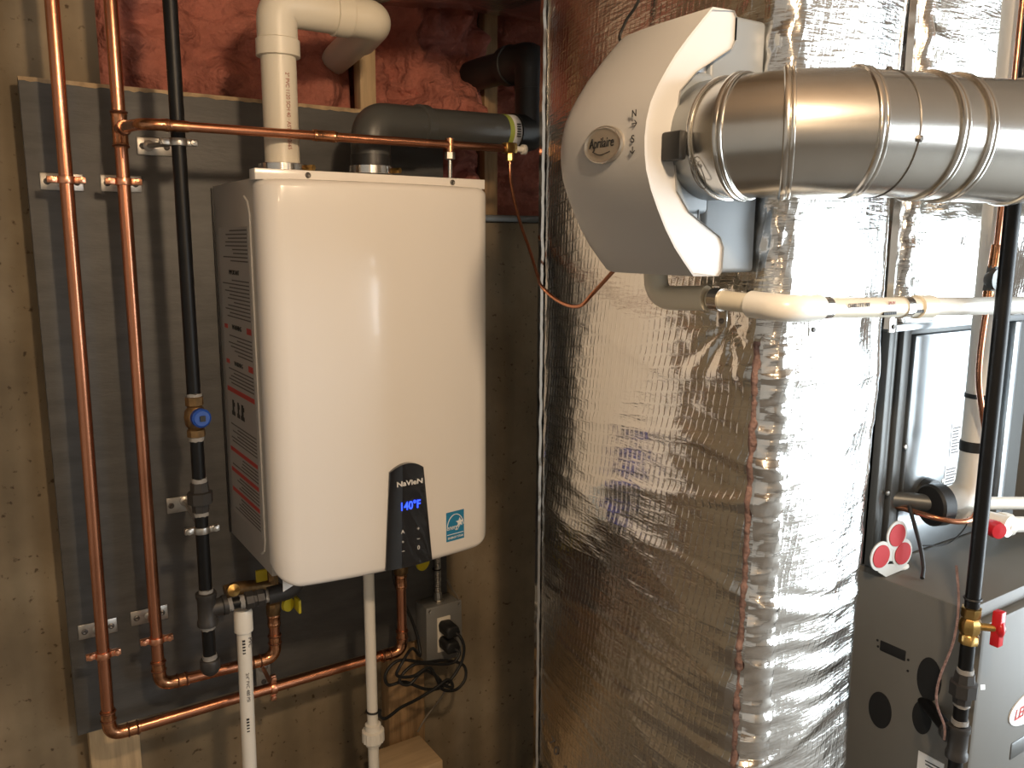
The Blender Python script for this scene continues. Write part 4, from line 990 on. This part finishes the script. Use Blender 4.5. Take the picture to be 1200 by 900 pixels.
for x0, x1, z0, z1 in ((1.54, 1.575, 1.10, 1.165), (1.53, 1.575, 1.035, 1.085)):
    s_ = obj('data_sticker', G().box(x0, x1, CYF - 0.005, CYF, z0, z1), 'print_white', coil)
    g = G(); z = z1 - 0.008
    while z > z0 + 0.006: g.box(x0 + 0.004, x1 - 0.004 - 0.008 * random.random(), CYF - 0.0056, CYF - 0.004, z - 0.0022, z); z -= 0.006
    obj('fine_print', g, 'print_grey', s_, kind='stuff')
obj('rubber_grommet', G().lathe((1.47, CYF - 0.003, 1.035), (0, -1, 0), [(0, 0.036), (0.016, 0.034), (0.018, 0.026)], 28), 'rubber', coil)
# foil plenum over the coil
rows = []; uvs = []
per = [(1.36, 1.30)] + [(1.36, 1.30 - 0.01 * k) for k in range(1, 45)] + [(1.365, 0.852), (1.372, 0.843)] + [(1.38 + 0.008 * k, 0.84 - 0.012 * math.sin(math.pi * k / 58)) for k in range(59)] + [(1.86, 0.86), (1.86, 1.30)]
acc = 0.0
for j in range(150):
    z = 1.364 + (2.49 - 1.364) * j / 149; row = []; acc = 0
    for i, (x, y) in enumerate(per):
        if i: acc += math.dist(per[i], per[i - 1])
        d = 0.010 * fbm(acc * 4 + 3, z * 4, 2, 3) + 0.002 * fbm(acc * 14, z * 30, 3, 3) + 0.010 * math.exp(-((x - 1.375) / 0.03) ** 2) * abs(fbm(acc * 24, z * 22, 5, 3)) * (1 if y < 0.87 else 0)
        row.append((x - (d if x < 1.365 else 0), y - (d if x >= 1.365 else 0), z)); uvs.append((acc, z))
    rows.append(row)
tag(foil_sheet('supply_plenum', G().grid(rows), uvs, 'foil'), 'foil-wrapped supply plenum above the coil cabinet', 'plenum')

# ------------------------------------------------------------------ gas pipe at the furnace
QX, QY, QR = 1.238, 0.607, 0.0107
gp2 = thing('gas_pipe', 'black iron gas pipe with red-handled valve in front of the furnace', 'pipe', (QX, QY, 0.6))
obj('pipe', G().cyl((QX - 0.006, QY, 2.50), (QX, QY, 0.945), QR, seg=22), 'black_pipe', gp2)
obj('pipe', G().cyl((QX, QY, 0.91), (QX, QY, 0.85), QR, seg=22), 'black_pipe', gp2)
obj('pipe', G().cyl((QX, QY, 0.82), (QX, QY, 0.74), QR, seg=22), 'black_pipe', gp2)
bv = obj('ball_valve', G().lathe((QX, QY, 0.897), (0, 0, 1), [(0, 0.0115), (0.001, 0.0145), (0.013, 0.0145), (0.016, 0.012), (0.022, 0.016), (0.036, 0.016), (0.042, 0.012), (0.045, 0.0145), (0.058, 0.0145), (0.059, 0.0115)], 8), 'brass', gp2, label='brass ball valve body')
obj('stem', G().cyl((QX, QY, 0.926), (QX + 0.024, QY - 0.026, 0.926), 0.006, seg=12), 'brass', bv)
hd = Vector((0.68, -0.73, 0)); hc = Vector((QX + 0.024, QY - 0.025, 0.926))
obj('valve_handle', G().lathe(hc, hd, [(0, 0.008), (0.003, 0.014), (0.009, 0.014), (0.012, 0.009), (0.012, 0.0)], 18).box(hc.x - 0.005, hc.x + 0.010, hc.y - 0.010, hc.y + 0.004, 0.898, 0.954), 'red_plastic', bv, 0.002, label='red tee handle')
obj('handle_screw', G().lathe(hc + hd * 0.011, hd, [(0, 0.006), (0.003, 0.005), (0.004, 0.0)], 10), 'zinc', bv)
obj('cable_tie', G().ring((QX, QY, 0.970), (0, 0, 1), QR + 0.001, 0.0018, 20, 6), 'rubber', gp2)
obj('union', G().lathe((QX, QY, 0.798), (0, 0, 1), [(0, 0.0135), (0.012, 0.0145), (0.014, 0.0205), (0.034, 0.0205), (0.036, 0.016), (0.050, 0.0145)], 8), 'iron_fitting', gp2)
obj('tape_flag', G().prism([(QX + 0.014, 0.832), (QX + 0.028, 0.828), (QX + 0.03, 0.819), (QX + 0.016, 0.823)], lambda p, q, t: (p, t, q), QY - 0.018, QY - 0.0175), 'print_white', gp2)
dope(0.850, QR, QX, QY, p=gp2); dope(0.797, QR, QX, QY, p=gp2); dope(0.766, QR, QX, QY, p=gp2)
tg = G().lathe((QX, QY, 0.704), (0, 0, 1), [(0, 0.0145), (0.001, 0.0165), (0.009, 0.0165), (0.012, 0.0145), (0.044, 0.0145), (0.047, 0.0165), (0.055, 0.0165), (0.056, 0.0145)], 22)
bdir = Vector((0.58, 0.80, 0)).normalized(); bb = Vector((QX, QY, 0.731))
tg.lathe(bb, bdir, [(0, 0.013), (0.020, 0.014), (0.022, 0.0165), (0.030, 0.0165), (0.031, 0.0108)], 22)
obj('tee', tg, 'iron_fitting', gp2)
obj('branch_nipple', G().cyl(bb + bdir * 0.02, bb + bdir * 0.128, QR, seg=20), 'black_pipe', gp2)
obj('drip_leg', G().cyl((QX, QY, 0.71), (QX, QY, 0.60), QR, seg=20), 'black_pipe', gp2)
obj('end_cap', G().lathe((QX, QY, 0.62), (0, 0, -1), [(0, 0.0145), (0.002, 0.0155), (0.016, 0.0155), (0.024, 0.012), (0.028, 0.0)], 20), 'iron_fitting', gp2)
# thermostat wire down the pipe
tag(obj('pink_wire', G().tube(smooth([(QX - 0.018, QY + 0.02, 1.02), (QX - 0.016, QY + 0.012, 0.96), (QX - 0.02, QY + 0.012, 0.90), (QX - 0.034, QY + 0.02, 0.84), (QX - 0.036, QY + 0.02, 0.80), (QX - 0.022, QY + 0.012, 0.76), (QX - 0.018, QY + 0.012, 0.735)], 8), 0.002, 8), 'pink_fringe'), 'thin pinkish wire hanging beside the red-handled gas valve', 'wire')

# ------------------------------------------------------------------ refrigerant lines
sx = 1.487; sy = 0.755
su = thing('suction_line', 'white insulated refrigerant pipe bending into the coil cabinet', 'pipe', (1.48, 0.76, 1.05))
obj('insulation', G().tube(fillet([(1.478, sy, 2.49), (1.486, sy, 1.50), (1.490, sy, 1.14), (1.482, sy, 1.055), (1.40, sy + 0.035, 1.045), (1.40, sy + 0.08, 1.042)][:4] + [(1.428, sy + 0.02, 1.045)], 0.045, 10), 0.0225, 24), 'line_insulation', su)
for z in (1.232, 1.135): obj('black_tape', G().lathe((1.4885, sy, z), (0, 0, 1), [(0, 0.0228), (0.001, 0.0240), (0.007 if z > 1.2 else 0.018, 0.0240), (0.008 if z > 1.2 else 0.019, 0.0228)], 24), 'rubber', su)
obj('rubber_boot', G().lathe((1.428, sy + 0.020, 1.040), (-0.95, 0.3, 0), [(-0.006, 0.024), (-0.004, 0.038), (0.018, 0.038), (0.022, 0.034), (0.023, 0.02)], 28), 'rubber', su)
obj('coil_stub', G().cyl((1.42, sy + 0.024, 1.042), (1.375, sy + 0.085, 1.042), 0.015, seg=18), 'coil_frame', su)
li = thing('liquid_line', 'bare copper refrigerant line bowing in front of white insulation', 'pipe', (1.43, 0.72, 1.2))
obj('tube', G().tube(smooth([(1.432, 0.722, 2.49), (1.434, 0.722, 1.80), (1.432, 0.722, 1.52), (1.425, 0.722, 1.44), (1.417, 0.722, 1.38), (1.413, 0.722, 1.32), (1.418, 0.722, 1.27), (1.440, 0.722, 1.215), (1.462, 0.722, 1.16), (1.468, 0.724, 1.08), (1.455, 0.724, 1.03), (1.42, 0.73, 1.022), (1.385, 0.76, 1.028), (1.38, 0.83, 1.03)], 8), 0.0050, 12), 'copper', li)
obj('coupling', G().cyl((1.431, 0.722, 1.50), (1.427, 0.722, 1.462), 0.0085, seg=16), 'copper_fitting', li)
obj('coupling', G().cyl((1.420, 0.722, 1.425), (1.4155, 0.722, 1.388), 0.0085, seg=16), 'copper_fitting', li)
obj('sight_body', G().cyl((1.428, 0.722, 1.464), (1.419, 0.722, 1.424), 0.0095, seg=8), 'coil_frame', li)
obj('sight_disc', G().lathe((1.417, 0.714, 1.444), (0, -1, 0), [(-0.012, 0.010), (0, 0.017), (0.006, 0.017), (0.007, 0.0)], 20), 'coil_frame', li)
tag(obj('thin_wire', G().tube(smooth([(1.375, 0.80, 1.04), (1.37, 0.78, 1.00), (1.372, 0.77, 0.97), (1.368, 0.76, 0.94), (1.35, 0.75, 0.926)], 8), 0.0035, 8).tube(smooth([(1.372, 0.77, 0.975), (1.42, 0.75, 0.975), (1.455, 0.74, 1.0), (1.462, 0.74, 1.02)], 8), 0.0012, 6), 'rubber'), 'black wire hanging from the rubber boot to the furnace top', 'wire')
# condensate pipes on the furnace
t = thing('condensate_drain', 'white plastic condensate drain leaving the coil cabinet, with a red plug', 'pipe', (1.55, 0.72, 0.99))
obj('trap_body', G().cyl((1.53, 0.80, 1.0), (1.53, 0.70, 1.0), 0.019, seg=20), 'pvc_white', t)
obj('nut', G().lathe((1.538, 0.72, 0.998), (1, -0.2, -0.15), [(0, 0.016), (0.002, 0.022), (0.02, 0.022), (0.022, 0.016)], 10), 'pvc_white', t)
obj('pipe', G().cyl((1.54, 0.72, 0.997), (1.945, 0.660, 0.942), 0.0145, seg=20), 'pvc_white', t)
obj('upper_pipe', G().cyl((1.53, 0.79, 1.02), (1.945, 0.660, 0.985), 0.0125, seg=20), 'pvc_white', t)
obj('red_plug', G().lathe((1.505, 0.715, 0.998), (-0.5, -1, 0), [(-0.01, 0.014), (0.006, 0.016), (0.016, 0.014), (0.017, 0.0)], 16), 'red_plastic', t)
obj('coil_spring', G().tube([(1.478 + 0.007 * math.cos(a), 0.73 + 0.007 * math.sin(a), 1.0 + a * 0.0016) for a in [k * 0.5 for k in range(45)]], 0.0016, 6), 'copper', t)

# red round stickers on a white card
t = thing('sticker_card', 'white trefoil card with three red round stickers on the furnace top', 'sticker card', (1.29, 0.80, FZ))
C3 = [(1.338, 0.993), (1.292, 0.964), (1.357, 0.956)]
tilt = lambda p, q, s_: (p, 0.792 + s_ + 0.05 * (q - 0.93), q)
g = G()
for k, (x, z) in enumerate(C3):
    g.prism([(x + 0.030 * math.cos(a), z + 0.026 * math.sin(a)) for a in [2 * math.pi * j / 28 for j in range(28)]], tilt, 0.0 + 0.0002 * k, 0.002 + 0.0002 * k)
g.prism([(1.285, 0.950), (1.36, 0.936), (1.372, 0.925), (1.31, 0.9225), (1.287, 0.936)], tilt, 0.0007, 0.0024)
g.prism([(1.30, 0.955), (1.355, 0.94), (1.355, 0.985), (1.325, 0.99)], tilt, 0.0009, 0.0026)
obj('card', g, 'sticker_card_white', t)
for x, z in C3: obj('red_dot', G().prism([(x + 0.024 * math.cos(a), z + 0.020 * math.sin(a)) for a in [2 * math.pi * j / 28 for j in range(28)]], tilt, -0.0012, 0.0), 'sticker_red', t)
tag(obj('fibreglass_scrap', G().ball((1.37, 0.80, FZ + 0.004), 0.012, sc=(1.4, 0.8, 0.5)), 'line_insulation'), 'small crumb of pale insulation on the furnace top', 'scrap')
